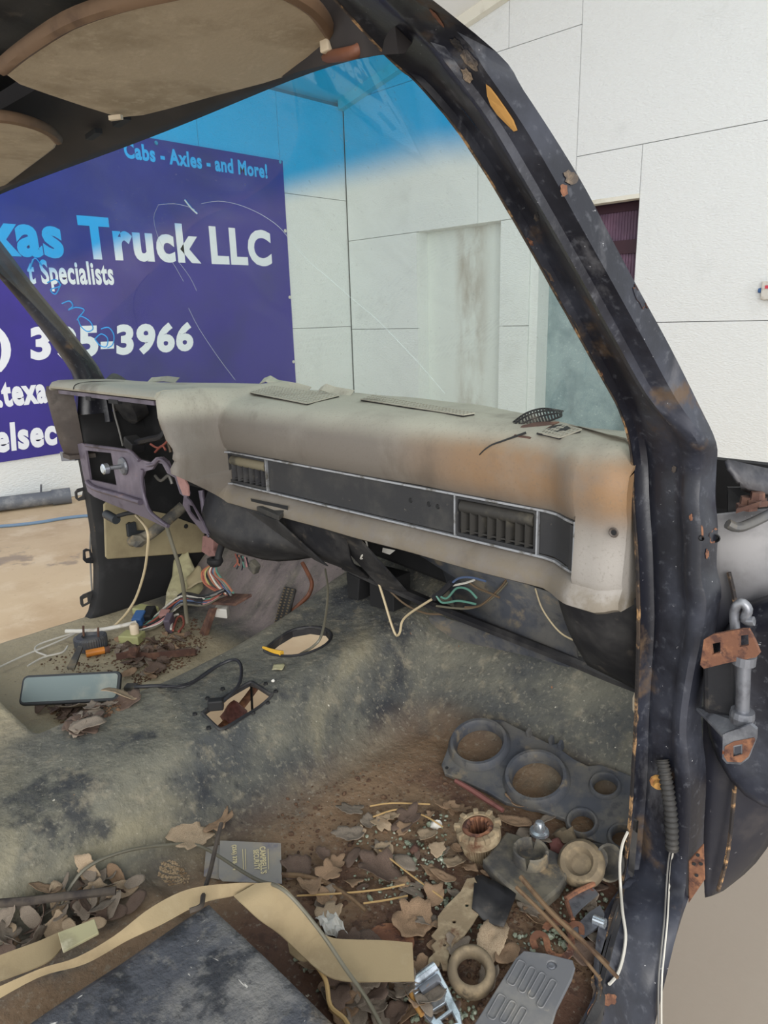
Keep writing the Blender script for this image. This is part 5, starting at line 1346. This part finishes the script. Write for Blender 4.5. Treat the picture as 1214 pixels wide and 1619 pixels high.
# mirror leans towards the camera
mc = at(111, 1086, z=.50)
A_, B_ = at(33, 1092, z=.50), at(190, 1084, z=.50)
u = (B_ - A_).normalized(); nn = (CAM - mc).normalized(); nn = (nn * .95 + Vector((0, 0, .25))).normalized(); nn = (nn - u * nn.dot(u)).normalized(); v = nn.cross(u)
hw = (B_ - A_).length / 2
hh = .034
mt_ = Matrix((u, v, nn)).transposed().to_4x4(); mt_.translation = (A_ + B_) / 2
vis = thing('rear_view_mirror', mc - Vector((0, 0, .03)), 'dusty rear view mirror lying face up on the driver floor', 'mirror')
plate(rrect(-hw, -hh, hw, hh, .012, 4), [], .014, mt_ @ Matrix.Translation((0, 0, -.004)), .003).build('housing', m_mirrorr, vis)
plate(rrect(-hw + .006, -hh + .006, hw - .006, hh - .006, .008, 4), [], .002, mt_ @ Matrix.Translation((0, 0, .0042))).build('glass', m_mirrorg, vis)

# orange lighter
a, b = floor_at(137, 1040) + Vector((0, 0, .012)), floor_at(166, 1034) + Vector((0, 0, .012)); c = b + (b - a).normalized() * .014
lt = thing('lighter', a, 'orange disposable lighter on the driver floor', 'lighter')
MB().tube([a, b], .010, 12, 0).build('body', m_orange, lt, smooth=True)
MB().tube([b, c], .009, 12, 0).build('cap', m_rust_dark, lt, smooth=True)

# round black ribbed knob with screws
c = floor_at(145, 1024) + Vector((0, 0, .004))
kt = thing('ribbed_knob', c, 'round grey ribbed knob with two screws near the driver door', 'knob')
rg_ = []
for k in range(80):
    a = 2 * math.pi * k / 80; dr = .002 if k % 2 else 0
    rg_.append([c + Vector((r_ * math.cos(a), r_ * math.sin(a), h)) for r_, h in ((.042 + dr, 0), (.042 + dr, .030), (.036, .034), (.022, .034), (.018, .026), (0, .026))])
rg_.append(rg_[0]); MB().loft(rg_, closed=False).build('body', m_gauge, kt)
for dx, dy in ((-.018, -.01), (.026, .012)): MB().tube([c + Vector((dx, dy, .03)), c + Vector((dx + .008, dy, .062))], .003, 7, 0).build('screw', m_rust_dark, kt)

# black strip
st = [floor_at(104, 1062) + Vector((0, 0, .02)), floor_at(126, 1052) + Vector((0, 0, .022)), floor_at(130, 1038) + Vector((0, 0, .02))]
a_ = [at(106, 1058, z=.47), at(118, 1060, z=.47), at(131, 1026, z=.48), at(124, 1024, z=.48)]
MB().loft([a_, [p + Vector((0, 0, .006)) for p in a_]]).build('black_strip', m_rubber, label='flat black strip beside the mirror on the driver floor', cat='strip')
for i, (pts, lab) in enumerate([([(0, 1064), (40, 1045), (90, 1024), (125, 1008)], 'white wire reaching the left edge past the driver sill'), ([(75, 1045), (58, 1038), (62, 1028), (95, 1016), (130, 1006)], 'white wire bent in a hairpin on the driver sill'), ([(45, 1062), (70, 1048), (100, 1040), (108, 1030)], 'short white wire under the black strip')]):
    MB().tube(fpts(pts, .016), .0026, 6, 4).build('white_wire', WIRE['white'], smooth=True, label=lab, cat='wire')
MB().tube([at(104, 998, z=.47), at(150, 997, z=.47), at(190, 990, z=.47), at(215, 984, z=.47)], .006, 8, 3).build('white_tube', m_white, smooth=True, label='thin white tube lying at the driver door edge', cat='tube')
# tall wires from the dash to the driver floor
wire('antenna_wire', 'tan', [at(215, 815, y=-.06), at(228, 830, y=-.09), at(234, 845, y=-.10), at(233, 870, y=-.10), at(228, 905, y=-.10), at(215, 945, y=-.11), at(198, 972, y=-.13), at(178, 992, y=-.15)], .0038, label='pale cable curving from the dash to the driver floor', cat='cable', sides=8)
wire('straight_cable', 'olive', [at(262, 828, y=-.06), at(272, 860, y=-.05), at(283, 895, y=-.04), at(290, 930, y=-.03), at(294, 968, y=-.02), at(296, 985, y=-.02)], .0055, label='olive cable hanging straight down to the harness', cat='cable', sides=8)
wire('thin_wire', 'grey', [at(148, 815, x=-.90), at(143, 850, x=-.92), at(143, 890, x=-.925), at(146, 940, x=-.92), at(152, 992, x=-.91)], .0028, label='thin grey wire hanging outside by the left hinges', cat='wire')
# column handle and pedal arm in front of the beige board
a = thing('shift_handle', at(178, 822, y=-.08), 'grey handle on a short dark rod under the gauge carrier', 'handle')
MB().tube([at(168, 813, y=-.09), at(184, 822, y=-.09)], .013, 12, 0).build('grip', m_mirrorr, a, smooth=True)
MB().tube([at(186, 816, y=-.085), at(200, 812, y=-.07), at(215, 810, y=-.05)], .006, 8).build('rod', m_black_in, a, smooth=True)
a = thing('brake_pedal', at(215, 855, y=.05), 'dark pedal arm with square pad before the beige board', 'pedal')
MB().tube([at(208, 856, y=.0), at(232, 848, y=.02), at(258, 828, y=.06), at(290, 800, y=.12)], .017, 10).build('arm', m_rubber, a, smooth=True)
pp_ = [at(200, 858, y=-.02), at(208, 846, y=-.02), at(222, 846, y=.0), at(228, 854, y=.0), at(214, 866, y=-.02)]
MB().loft([pp_, [p + Vector((0, .02, -.004)) for p in pp_]]).build('pad', m_rubber, a, bevel=.003)
q = [at(*k, x=-.845) for k in ((198, 828), (212, 824), (214, 838), (228, 838), (228, 846), (212, 850), (200, 848))]
MB().loft([q, [v + Vector((.012, 0, 0)) for v in q]]).build('latch_bracket', m_mirrorr, cab, bevel=.002)
q = [at(*k, y=.14) for k in ((320, 848), (337, 850), (336, 872), (342, 880), (330, 880), (318, 872))]
MB().loft([q, [v + Vector((0, .02, 0)) for v in q]]).build('fuse_bracket', m_pink, dash, bevel=.002)

# wiring harness: black trunk, collar, fan of coloured wires, then a dark bundle over the floor
hs = thing('wiring_harness', floor_at(300, 1000), 'bundle of coloured wires hanging from the dash to the driver floor', 'wiring harness')
MB().tube([at(352, 858, y=.12), at(346, 876, y=.11), at(344, 890, y=.10)], .010, 10).build('trunk', m_black_in, hs, smooth=True)
MB().lathe([(.010, .012), (.022, .010), (.024, .0), (.016, -.012), (.010, -.014)], at(340, 888, y=.10), seg=14).build('collar', m_black_in, hs, smooth=True)
rnd = random.Random(3)
for k in range(14):
    c_ = ['orange', 'red', 'orange', 'yellow', 'black', 'brown', 'orange', 'white', 'red', 'black', 'blue', 'grey', 'orange', 'green'][k]
    o_ = (k - 7) * 1.5
    a0 = at(339 + o_ * .4, 893, y=.10); a1 = at(332 + o_ * 1.2, 906 + rnd.uniform(-3, 3), y=.09); a2 = at(342 + o_ * 1.8, 922 + rnd.uniform(-3, 3), y=.08); a3 = at(358 + o_ * 1.2, 938 + rnd.uniform(-4, 4), y=.07); 
    MB().tube([a0, a1, a2, a3], .0030, 6, 4).build('strand', WIRE[c_], hs, smooth=True)
for k in range(16):
    c_ = ['black', 'black', 'grey', 'black', 'white', 'black', 'green', 'black', 'red', 'black', 'blue', 'black', 'pink', 'black', 'white', 'olive'][k]
    o_ = (k - 8)
    p0 = at(352 + rnd.uniform(-4, 4), 936 + o_ * .5, y=.07); p1 = at(322 + rnd.uniform(-4, 4), 950 + o_ * 1.0, y=.05); p2 = floor_at(290 + rnd.uniform(-5, 5), 972 + o_ * 1.3) + Vector((0, 0, .05)); p3 = floor_at(255 + rnd.uniform(-8, 8), 990 + o_ * 1.2) + Vector((0, 0, .025)); p4 = floor_at(225 + rnd.uniform(-12, 12), 1000 + o_ * 1.0) + Vector((0, 0, .015))
    MB().tube([p0, p1, p2, p3, p4], .0034, 6, 4).build('strand', WIRE[c_], hs, smooth=True)
for k in range(7):
    p0 = at(372 + 3 * k, 876 + k, y=.14); p1 = at(374 + 3 * k + rnd.uniform(-4, 4), 888, y=.13); p2 = at(370 + 4 * k, 898 + rnd.uniform(-5, 4), y=.12)
    MB().tube([p0, p1, p2], .0024, 6, 3).build('strand', WIRE[['red', 'black', 'orange', 'black', 'green', 'pink', 'black'][k]], hs, smooth=True)
MB().box(at(402, 896, y=.13), (.03, .02, .03), Matrix.Rotation(.5, 3, 'Y')).build('plug', m_rubber, hs, bevel=.003)
for (q, m_, sz) in (((222, 992), m_blueplug, (.03, .045, .028)), ((238, 986), m_black_in, (.03, .05, .03)), ((262, 985), m_pink, (.03, .03, .015)), ((270, 1000), m_carrier, (.02, .04, .05))):
    p = floor_at(*q) + Vector((0, 0, .03)); MB().box(p, sz, Matrix.Rotation(.7, 3, 'Z') @ Matrix.Rotation(.3, 3, 'X')).build('plug', m_, hs, bevel=.004)
for i, pts in enumerate(([(275, 1012), (282, 992), (290, 990), (292, 1003), (284, 1014)], [(272, 1010), (276, 990), (284, 986)])):
    MB().tube(fpts(pts, .03), .0034, 6, 4).build('strand', WIRE[['red', 'white'][i]], hs, smooth=True)
# pale connector with post
c = floor_at(210, 1016) + Vector((0, 0, .002))
pc = thing('pale_connector', c, 'pale green plastic connector with a round post on the driver floor', 'connector')
MB().box(c + Vector((0, 0, .014)), (.06, .045, .026), Matrix.Rotation(.6, 3, 'Z')).build('block', m_yelgreen, pc, bevel=.003)
MB().lathe([(.012, .02), (.013, .05), (.010, .056), (0, .056)], c + Vector((.008, .006, 0)), seg=14).build('post', m_beige_l, pc, smooth=True)
MB().box(floor_at(232, 979) + Vector((0, 0, .03)), (.07, .04, .02), Matrix.Rotation(.4, 3, 'Z')).build('green_block', m_yelgreen, bevel=.004, label='flat pale green plastic block at the left cowl side', cat='plastic block')
# torn insulation sheets
def scrap(name, quad, zs, material, label, cat, amp=.012, th=.003, n=8):
    gr_ = []
    Q3 = [(floor_at(*q) + Vector((0, 0, z))) for q, z in zip(quad, zs)]
    for i in range(n):
        row = []
        for j in range(n):
            u_, v_ = i / (n - 1), j / (n - 1)
            p = lerp(lerp(Q3[0], Q3[1], u_), lerp(Q3[3], Q3[2], u_), v_)
            edge = 1 if i in (0, n - 1) or j in (0, n - 1) else 0
            p = p + Vector((edge * .006 * mnoise.noise(p * 90), edge * .006 * mnoise.noise(p * 80 + Vector((5, 0, 0))), amp * mnoise.noise(p * 22)))
            row.append(p)
        gr_.append(row)
    return MB().loft(gr_, closed=False).build(name, material, smooth='all', solid=th, label=label, cat=cat)
scrap('insulation_sheet', [(258, 980), (325, 945), (300, 915), (285, 910)], (.02, .03, .09, .10), m_insul, 'torn pale insulation sheet standing behind the harness', 'insulation', .02)
scrap('insulation_sheet', [(300, 958), (330, 950), (318, 938), (300, 945)], (.06, .07, .09, .08), m_beige, 'small beige insulation flap under the harness', 'insulation', .01)
# plate with foam block, held over the harness
a_ = [at(334, 952, y=.06), at(372, 954, y=.06), at(398, 939, y=.10), at(366, 938, y=.12)]
fbp = thing('fuse_panel', a_[0] - Vector((0, 0, .04)), 'rusty brown fuse panel plate with pale block at the harness end', 'fuse panel')
MB().loft([a_, [p + Vector((0, 0, -.008)) for p in a_]]).build('plate', m_rust_dark, fbp, bevel=.001)
a_ = [at(338, 962, y=.06), at(358, 964, y=.06), at(362, 956, y=.09), at(342, 956, y=.09)]
MB().loft([a_, [p + Vector((0, 0, -.028)) for p in a_]]).build('block', m_white, fbp, bevel=.003)
a_ = [at(330, 962, y=.05), at(337, 962, y=.05), at(322, 1008, y=.03), at(312, 1008, y=.03)]
MB().loft([a_, [p + Vector((.004, .012, 0)) for p in a_]]).build('leg', m_rust_dark, fbp, bevel=.001)
# rusty channel bracket on the driver floor
rb_ = thing('rusty_channel', floor_at(215, 1042), 'long rusty channel bracket lying on the driver floor soil', 'bracket')
a, b = floor_at(188, 1046) + Vector((0, 0, .01)), floor_at(312, 1040) + Vector((0, 0, .012))
d_ = (b - a).normalized(); s_ = Vector((-d_.y, d_.x, 0))
rr = []
for t in (0, .15, .35, .4, .42, .7, 1):
    p = lerp(a, b, t) + Vector((0, 0, .006 * math.sin(9 * t))); rr.append([p - s_ * .014, p + s_ * .014, p + s_ * .014 + Vector((0, 0, .004)), p - s_ * .010 + Vector((0, 0, .006)), p - s_ * .012 + Vector((0, 0, .02)), p - s_ * .016 + Vector((0, 0, .02))])
MB().loft(rr).build('channel', m_rust_dark, rb_)
MB().loft([[at(200, 1040, z=.46), at(214, 1040, z=.46), at(216, 1024, z=.49), at(204, 1024, z=.49)], [at(200, 1040, z=.455) + Vector((0, .01, 0)), at(214, 1040, z=.455) + Vector((0, .01, 0)), at(216, 1024, z=.49) + Vector((0, .01, 0)), at(204, 1024, z=.49) + Vector((0, .01, 0))]]).build('tab', m_rust_dark, rb_)

# accelerator pedal and its rod
ap = thing('accelerator_pedal', at(440, 985, y=.16), 'ribbed black accelerator pedal on the driver toe board', 'pedal')
tl, tr_, br, bl_ = at(449, 926, y=.21), at(466, 930, y=.21), at(452, 986, y=.14), at(432, 988, y=.14)
nn = (tr_ - tl).cross(bl_ - tl).normalized()
if nn.y > 0: nn = -nn
MB().hexa([bl_, br, tr_, tl] + [p - nn * .010 for p in (bl_, br, tr_, tl)]).build('pad', m_boot, ap, bevel=.004)
for k in range(5):
    t = .14 + k * .18
    A_, B_ = lerp(tl, tr_, t), lerp(bl_, br, t)
    for j in range(13):
        p = lerp(A_, B_, .06 + .88 * j / 12) + nn * .0012
        MB().box(p, (.007, .003, .0035)).build('tread_rib', m_tanrub, ap) if k in (0, 2, 4) and j % 1 == 0 else None
MB().tube([at(478, 890, y=.26), at(486, 905, y=.25), at(493, 922, y=.24), at(488, 940, y=.22), at(474, 955, y=.20), at(460, 968, y=.18)], .006, 8).build('rod', m_rod, ap, smooth=True)

# black cable with plug from the mirror to the rectangular hole
bc = thing('black_cable', floor_at(215, 1098), 'black lead looping over the tunnel into the rectangular hole', 'cable')
MB().tube(fpts([(214, 1097), (250, 1092), (290, 1092), (320, 1078), (345, 1062), (368, 1055), (380, 1062), (383, 1078), (378, 1098), (360, 1115), (345, 1122)], [.016, .012, .01, .012, .014, .018, .022, .022, .02, .016, .01]), .0036, 7, 4).build('lead', WIRE['black'], bc, smooth=True)
MB().tube(fpts([(216, 1095), (260, 1096), (300, 1090), (330, 1070), (350, 1058)], .014), .0026, 6, 4).build('lead', WIRE['black'], bc, smooth=True)
MB().box(floor_at(209, 1098) + Vector((0, 0, .016)), (.03, .022, .02), Matrix.Rotation(.7, 3, 'Z')).build('plug', m_rubber, bc, bevel=.003)
MB().box(floor_at(342, 1122) + Vector((0, 0, .012)), (.03, .018, .022), Matrix.Rotation(.9, 3, 'Z')).build('plug', m_black_in, bc, bevel=.003)
# seen through the holes: rusty shaft and lump under the tunnel, yellow tag at the round hole
us = thing('under_shaft', at(370, 1130, z=.35), 'rusty rod with a red brown lump seen through the rectangular floor hole', 'rod')
MB().tube([at(335, 1165, z=.36), at(372, 1128, z=.36), at(405, 1085, z=.36), at(430, 1050, z=.36)], .010, 8, 2).build('rod', m_rust, us, smooth=True)
lm = MB().lathe([(0, -.03), (.016, -.026), (.026, -.012), (.030, .004), (.024, .018), (.012, .034), (0, .044)], at(370, 1130, z=.37), seg=12)
lm.v = [tuple(Vector(q) + Vector((.008 * mnoise.noise(Vector(q) * 40), .008 * mnoise.noise(Vector(q) * 44), .006 * mnoise.noise(Vector(q) * 38)))) for q in lm.v]
lm.build('lump', m_redbr, us, smooth=True)
MB().tube([at(397, 1085, z=.50), at(399, 1128, z=.47)], .003, 6, 0).build('tunnel_seam', m_black_in, cab)
yt = [floor_at(416, 1026) + Vector((0, 0, .004)), floor_at(432, 1032) + Vector((0, 0, .004)), floor_at(446, 1036) + Vector((0, 0, .004))]
MB().tube(yt, lambda t: .003 + .004 * t, 7, 4).build('yellow_tag', m_yellow, label='yellow plastic tag at the edge of the round hole', cat='tag')
scrap('paper_scrap', [(430, 1062), (446, 1064), (450, 1052), (436, 1054)], (.005, .005, .006, .006), m_insul, 'pale paper scrap stuck on the tunnel between the holes', 'paper', .004, .001, 5)

# ------------------------------------------------------------------ leaves
def leaf_mesh(kind, seed):
    rnd = random.Random(seed); n = 36; rings_ = 4
    vs = [(0, 0, .006 * rnd.random())]; fs = []
    lob = {'maple': (5, .34), 'oak': (7, .22), 'oval': (1, .0), 'scrap': (3, .25)}[kind]
    ph = rnd.random() * 6; curl = rnd.uniform(.5, 1.7); tw = rnd.uniform(-.6, .6); fx = rnd.uniform(.6, 1.0)
    for k in range(1, rings_ + 1):
        for i in range(n):
            a = 2 * math.pi * i / n
            r = 1.0
            if kind == 'oval': r = 1 / math.sqrt((math.cos(a) / 1.0) ** 2 + (math.sin(a) / .48) ** 2)
            elif kind == 'maple': r = 1 - lob[1] + lob[1] * abs(math.cos(lob[0] * a / 2 + .3)) * 1.3 * (1 + .5 * mnoise.noise(Vector((math.cos(a), math.sin(a), seed * .7))))
            else: r = .85 + .45 * mnoise.noise(Vector((1.3 * math.cos(a), 1.3 * math.sin(a), seed * 1.7))) + .16 * mnoise.noise(Vector((3.2 * math.cos(a), 3.2 * math.sin(a), seed)))
            r *= 1 + .05 * math.sin(9 * a + ph) * (.5 if kind == 'oval' else 1) + .03 * math.sin(17 * a)
            rr_ = r * k / rings_
            x, y = rr_ * math.cos(a), rr_ * math.sin(a) * (fx if kind != 'oval' else 1)
            z = curl * (.30 * y * y + .12 * math.sin(2.2 * x + ph)) + tw * .25 * x * y + .12 * rr_ * mnoise.noise(Vector((x * 2.4 + seed, y * 2.4, .5))) 
            vs.append((x, y, z))
    for i in range(n): fs.append((0, 1 + i, 1 + (i + 1) % n))
    for k in range(1, rings_):
        for i in range(n):
            a0 = 1 + (k - 1) * n; b0 = 1 + k * n; j = (i + 1) % n
            fs.append((a0 + i, b0 + i, b0 + j, a0 + j))
    zmin = min(v[2] for v in vs)
    vs = [(v[0], v[1], v[2] - zmin) for v in vs]
    me = bpy.data.meshes.new('leaf_' + kind); me.from_pydata(vs, [], fs)
    me.polygons.foreach_set('use_smooth', [True] * len(me.polygons))
    return me
LEAF = {}
for mi, lmat in enumerate(LEAFM):
    for ki, kind in enumerate(('maple', 'oak', 'oval', 'scrap')):
        for s in range(3):
            me = leaf_mesh(kind, mi * 10 + ki * 3 + s * 7); me.materials.append(lmat); LEAF[(mi, kind, s)] = me
def leaf(px, py, size, mi, kind, label, group=None, lift=.004, s=0, rz=None, tilt=None, base=None):
    p = (floor_at(px, py) if base is None else base) + Vector((0, 0, lift))
    o = bpy.data.objects.new('dry_leaf', LEAF[(mi, kind, s)]); COL.objects.link(o)
    o.location = p; o.scale = (size, size, size)
    tx, ty = tilt if tilt else (random.uniform(-.3, .3), random.uniform(-.3, .3))
    o.rotation_euler = (tx, ty, rz if rz is not None else random.uniform(0, 6.28))
    md = o.modifiers.new('solid', 'SOLIDIFY'); md.thickness = .02
    if group: label = ('tan', 'grey', 'dark brown', 'pale')[mi] + ' ' + dict(maple='lobed', oak='ragged', oval='oval', scrap='torn')[kind] + ' ' + label
    tag(o, label, 'leaf', group)
    return o
big = [
 (300, 1330, .030, 3, 'oak', 'pale crumpled leaf at the foot of the tunnel left of the card'),
 (348, 1308, .024, 0, 'maple', 'tan leaf caught on top of the dark bent stick'),
 (553, 1288, .022, 1, 'maple', 'grey brown pointed leaf highest in the footwell soil'),
 (556, 1330, .026, 1, 'oak', 'grey brown ragged leaf just below the highest leaf'),
 (597, 1388, .028, 2, 'maple', 'large flat brown leaf in the middle of the soil'),
 (489, 1412, .018, 0, 'scrap', 'tan leaf scrap beside the curved twig'),
 (640, 1372, .020, 1, 'oval', 'curled brown oval leaf left of the hub'),
 (676, 1330, .016, 3, 'scrap', 'pale round leaf scrap by the hub'),
 (645, 1305, .026, 2, 'maple', 'brown lobed leaf above the pale round scrap'),
 (825, 1278, .024, 0, 'maple', 'tan star shaped leaf lying against the gauge surround'),
 (812, 1308, .024, 0, 'oval', 'tan oval leaf between the star leaf and chrome bolt'),
 (868, 1304, .016, 1, 'oval', 'small curled grey leaf above the chrome bolt'),
 (655, 1465, .030, 0, 'oak', 'large crumpled tan leaf above the rusty disc'),
 (778, 1498, .032, 3, 'oval', 'big curled pale oval leaf over the bushing ring'),
 (800, 1520, .020, 0, 'oval', 'narrow tan leaf tip beside the grey plastic cover'),
 (690, 1350, .014, 3, 'scrap', 'pale leaf crumb under the hub edge'),
 (590, 1505, .022, 2, 'oval', 'brown pointed leaf poking from the folded webbing'),
 (470, 1380, .022, 2, 'scrap', 'brown leaf scrap at the right edge of the card'),
 (700, 1395, .018, 0, 'oval', 'tan pointed leaf below the hub'),
 (845, 1345, .016, 2, 'scrap', 'brown crumb leaf behind the rubber cup of the mount'),
 (940, 1415, .020, 2, 'oval', 'brown curled leaf between spool ring and pillar'),
 (920, 1520, .020, 2, 'scrap', 'dark leaf under the sticks near the sill'),
]
for (px, py, sz, mi, kind, lab) in big: leaf(px, py, sz * 1.28, mi, kind, lab, lift=.010, s=(px + py) % 3)
for (px, py, sz, mi, kind, lab, l) in [(122, 1132, .062, 1, 'oak', 'large folded grey leaf below the mirror in the driver footwell', .02), (192, 1112, .040, 3, 'oval', 'tan leaf lying right of the folded grey leaf', .014), (74, 1118, .034, 2, 'oval', 'dark curled leaf at the left below the mirror', .012), (140, 1155, .034, 1, 'oval', 'grey leaf at the point of the driver floor notch', .008)]:
    leaf(px, py, sz, mi, kind, lab, lift=l)
rnd = random.Random(11)
def in_poly(x, y, P):
    r = False; j = len(P) - 1
    for i in range(len(P)):
        if (P[i][1] > y) != (P[j][1] > y) and x < (P[j][0] - P[i][0]) * (y - P[i][1]) / (P[j][1] - P[i][1]) + P[i][0]: r = not r
        j = i
    return r
def scatter(poly, n, fn):
    xs = [p[0] for p in poly]; ys_ = [p[1] for p in poly]; k = 0; tries = 0
    while k < n and tries < n * 40:
        tries += 1
        x, y = rnd.uniform(min(xs), max(xs)), rnd.uniform(min(ys_), max(ys_))
        if in_poly(x, y, poly): fn(x, y); k += 1
FOOT = [(560, 1290), (720, 1270), (800, 1300), (900, 1350), (960, 1420), (950, 1500), (800, 1520), (740, 1619), (560, 1619), (520, 1540), (450, 1450), (470, 1390)]
TROUGH = [(0, 1480), (90, 1410), (160, 1385), (220, 1395), (230, 1430), (150, 1480), (0, 1540)]
CORNER = [(450, 1480), (520, 1540), (640, 1560), (700, 1619), (540, 1619), (470, 1530)]
DRV = [(60, 1105), (190, 1105), (205, 1110), (130, 1165), (110, 1160)]
DRV2 = [(180, 1020), (300, 1000), (330, 1020), (300, 1050), (215, 1085), (195, 1060)]
scatter(FOOT, 74, lambda x, y: leaf(x, y, rnd.uniform(.010, .024), rnd.choice((0, 1, 2, 1, 0, 3)), rnd.choice(('maple', 'scrap', 'oval', 'oak')), 'dry leaf bit scattered over the passenger footwell soil', 'leaf scraps in the passenger footwell', rnd.uniform(.002, .012), rnd.randint(0, 2)))
scatter(TROUGH, 52, lambda x, y: leaf(x, y, rnd.uniform(.014, .027), rnd.choice((1, 1, 1, 2, 0, 3)), rnd.choice(('oval', 'scrap', 'oval')), 'dry leaf heaped in the trough beside the riser', 'leaves heaped in the trough', rnd.uniform(.004, .03), rnd.randint(0, 2), tilt=(rnd.uniform(-.9, .9), rnd.uniform(-.9, .9))))
scatter(CORNER, 32, lambda x, y: leaf(x, y, rnd.uniform(.014, .026), rnd.choice((1, 1, 2, 0)), rnd.choice(('oval', 'scrap', 'oak')), 'dry leaf piled beside the riser corner under the cable', 'leaves piled at the riser corner', rnd.uniform(.004, .03), rnd.randint(0, 2), tilt=(rnd.uniform(-.7, .7), rnd.uniform(-.7, .7))))
scatter(DRV, 30, lambda x, y: leaf(x, y, rnd.uniform(.016, .032), rnd.choice((1, 2, 2)), rnd.choice(('oval', 'scrap')), 'leaf littered under the mirror in the driver footwell', 'leaves below the mirror', rnd.uniform(.002, .012), rnd.randint(0, 2)))
scatter(DRV2, 48, lambda x, y: leaf(x, y, rnd.uniform(.014, .030), rnd.choice((2, 2, 1, 0)), rnd.choice(('oval', 'scrap')), 'dry leaf in the driver floor soil by the rusty channel', 'leaves in the driver floor soil', rnd.uniform(.004, .016), rnd.randint(0, 2)))

# ------------------------------------------------------------------ uncountable litter
def litter(name, polys, material, label, cat, smin, smax, flat=.5, lift=.0, clump=None):
    mb_ = MB(); 
    ico = [(0, 0, 1), (.9, 0, .3), (.28, .85, .3), (-.72, .53, .3), (-.72, -.53, .3), (.28, -.85, .3), (.7, .5, -.5), (-.3, .8, -.5), (-.9, 0, -.5), (-.3, -.8, -.5), (.7, -.5, -.5)]
    fcs = [(0, 1, 2), (0, 2, 3), (0, 3, 4), (0, 4, 5), (0, 5, 1), (1, 6, 2), (2, 7, 3), (3, 8, 4), (4, 9, 5), (5, 10, 1), (2, 6, 7), (3, 7, 8), (4, 8, 9), (5, 9, 10), (1, 10, 6), (6, 10, 9, 8, 7)]
    def one(x, y):
        p = floor_at(x, y); s = rnd.uniform(smin, smax) * (1 if rnd.random() < .85 else 1.8)
        M_ = Matrix.Rotation(rnd.uniform(0, 6.3), 3, 'Z') @ Matrix.Rotation(rnd.uniform(-.6, .6), 3, 'X')
        sc = (s * rnd.uniform(.7, 1.3), s * rnd.uniform(.5, 1), s * flat * rnd.uniform(.6, 1.2))
        mb_.add([p + Vector((0, 0, lift + s * .2)) + M_ @ Vector((v[0] * sc[0], v[1] * sc[1], v[2] * sc[2])) for v in ico], fcs)
    for poly, n in polys: scatter(poly, n, one)
    return mb_.build(name, material, label=label, cat=cat, kind='stuff')
SOILP = [(430, 1270), (600, 1200), (700, 1220), (720, 1250), (800, 1290), (940, 1380), (960, 1450), (930, 1540), (760, 1619), (560, 1619), (450, 1470), (440, 1400), (450, 1330)]
litter('soil_crumbs', [(SOILP, 1700), (DRV2, 1100), (DRV, 500), ([(60, 1050), (140, 1010), (200, 1010), (200, 1060), (100, 1065)], 260), ([(255, 985), (320, 975), (335, 1010), (300, 1040), (250, 1020)], 250), (CORNER, 200)], m_dirt, 'loose brown soil crumbs over the cab floor', 'soil', .0010, .0036, .7)
litter('glass_crumbs', [([(610, 1330), (700, 1340), (720, 1400), (690, 1440), (600, 1420)], 110), ([(690, 1400), (760, 1420), (800, 1480), (900, 1470), (950, 1500), (880, 1520), (790, 1500), (700, 1480)], 170), ([(640, 1560), (740, 1560), (760, 1619), (620, 1619)], 110), ([(560, 1290), (760, 1290), (700, 1440), (560, 1430)], 120), ([(870, 1340), (960, 1420), (940, 1480), (880, 1450)], 60), (CORNER, 40)], m_shard, 'green broken glass crumbs in the footwell soil', 'glass crumbs', .0018, .0044, .7, .003)
litter('sand_patch', [([(255, 1362), (275, 1360), (300, 1385), (298, 1395), (268, 1402), (250, 1385)], 900)], m_sand, 'patch of tan coarse crumbs beside the webbing', 'crumbs', .0007, .0015, .7)
for i, (px, py, s, mt, lab) in enumerate([(690, 1308, .010, m_white, 'small white crumb above the pale leaf'), (655, 1348, .009, m_rust_dark, 'small rusty nut in the glass crumbs'), (895, 1335, .020, m_tanrub, 'tan crusty lump behind the rubber mount'), (880, 1345, .014, m_redbr, 'reddish lump right of the chrome bolt'), (432, 1078, .004, m_white, 'tiny white fleck on the tunnel by the paper scrap')]):
    p = floor_at(px, py)
    mb_ = MB().lathe([(0, 1.1), (.5, .95), (.9, .5), (1, .1), (.7, -.3), (0, -.4)], (0, 0, 0), seg=10)
    mb_.v = [tuple(p + Vector((0, 0, s * .4)) + Vector(q) * s * (1 + .5 * mnoise.noise(Vector(q) * 2 + Vector((i * 3, 0, 0))))) for q in mb_.v]
    mb_.build('debris_lump', mt, smooth=True, label=lab, cat='debris')
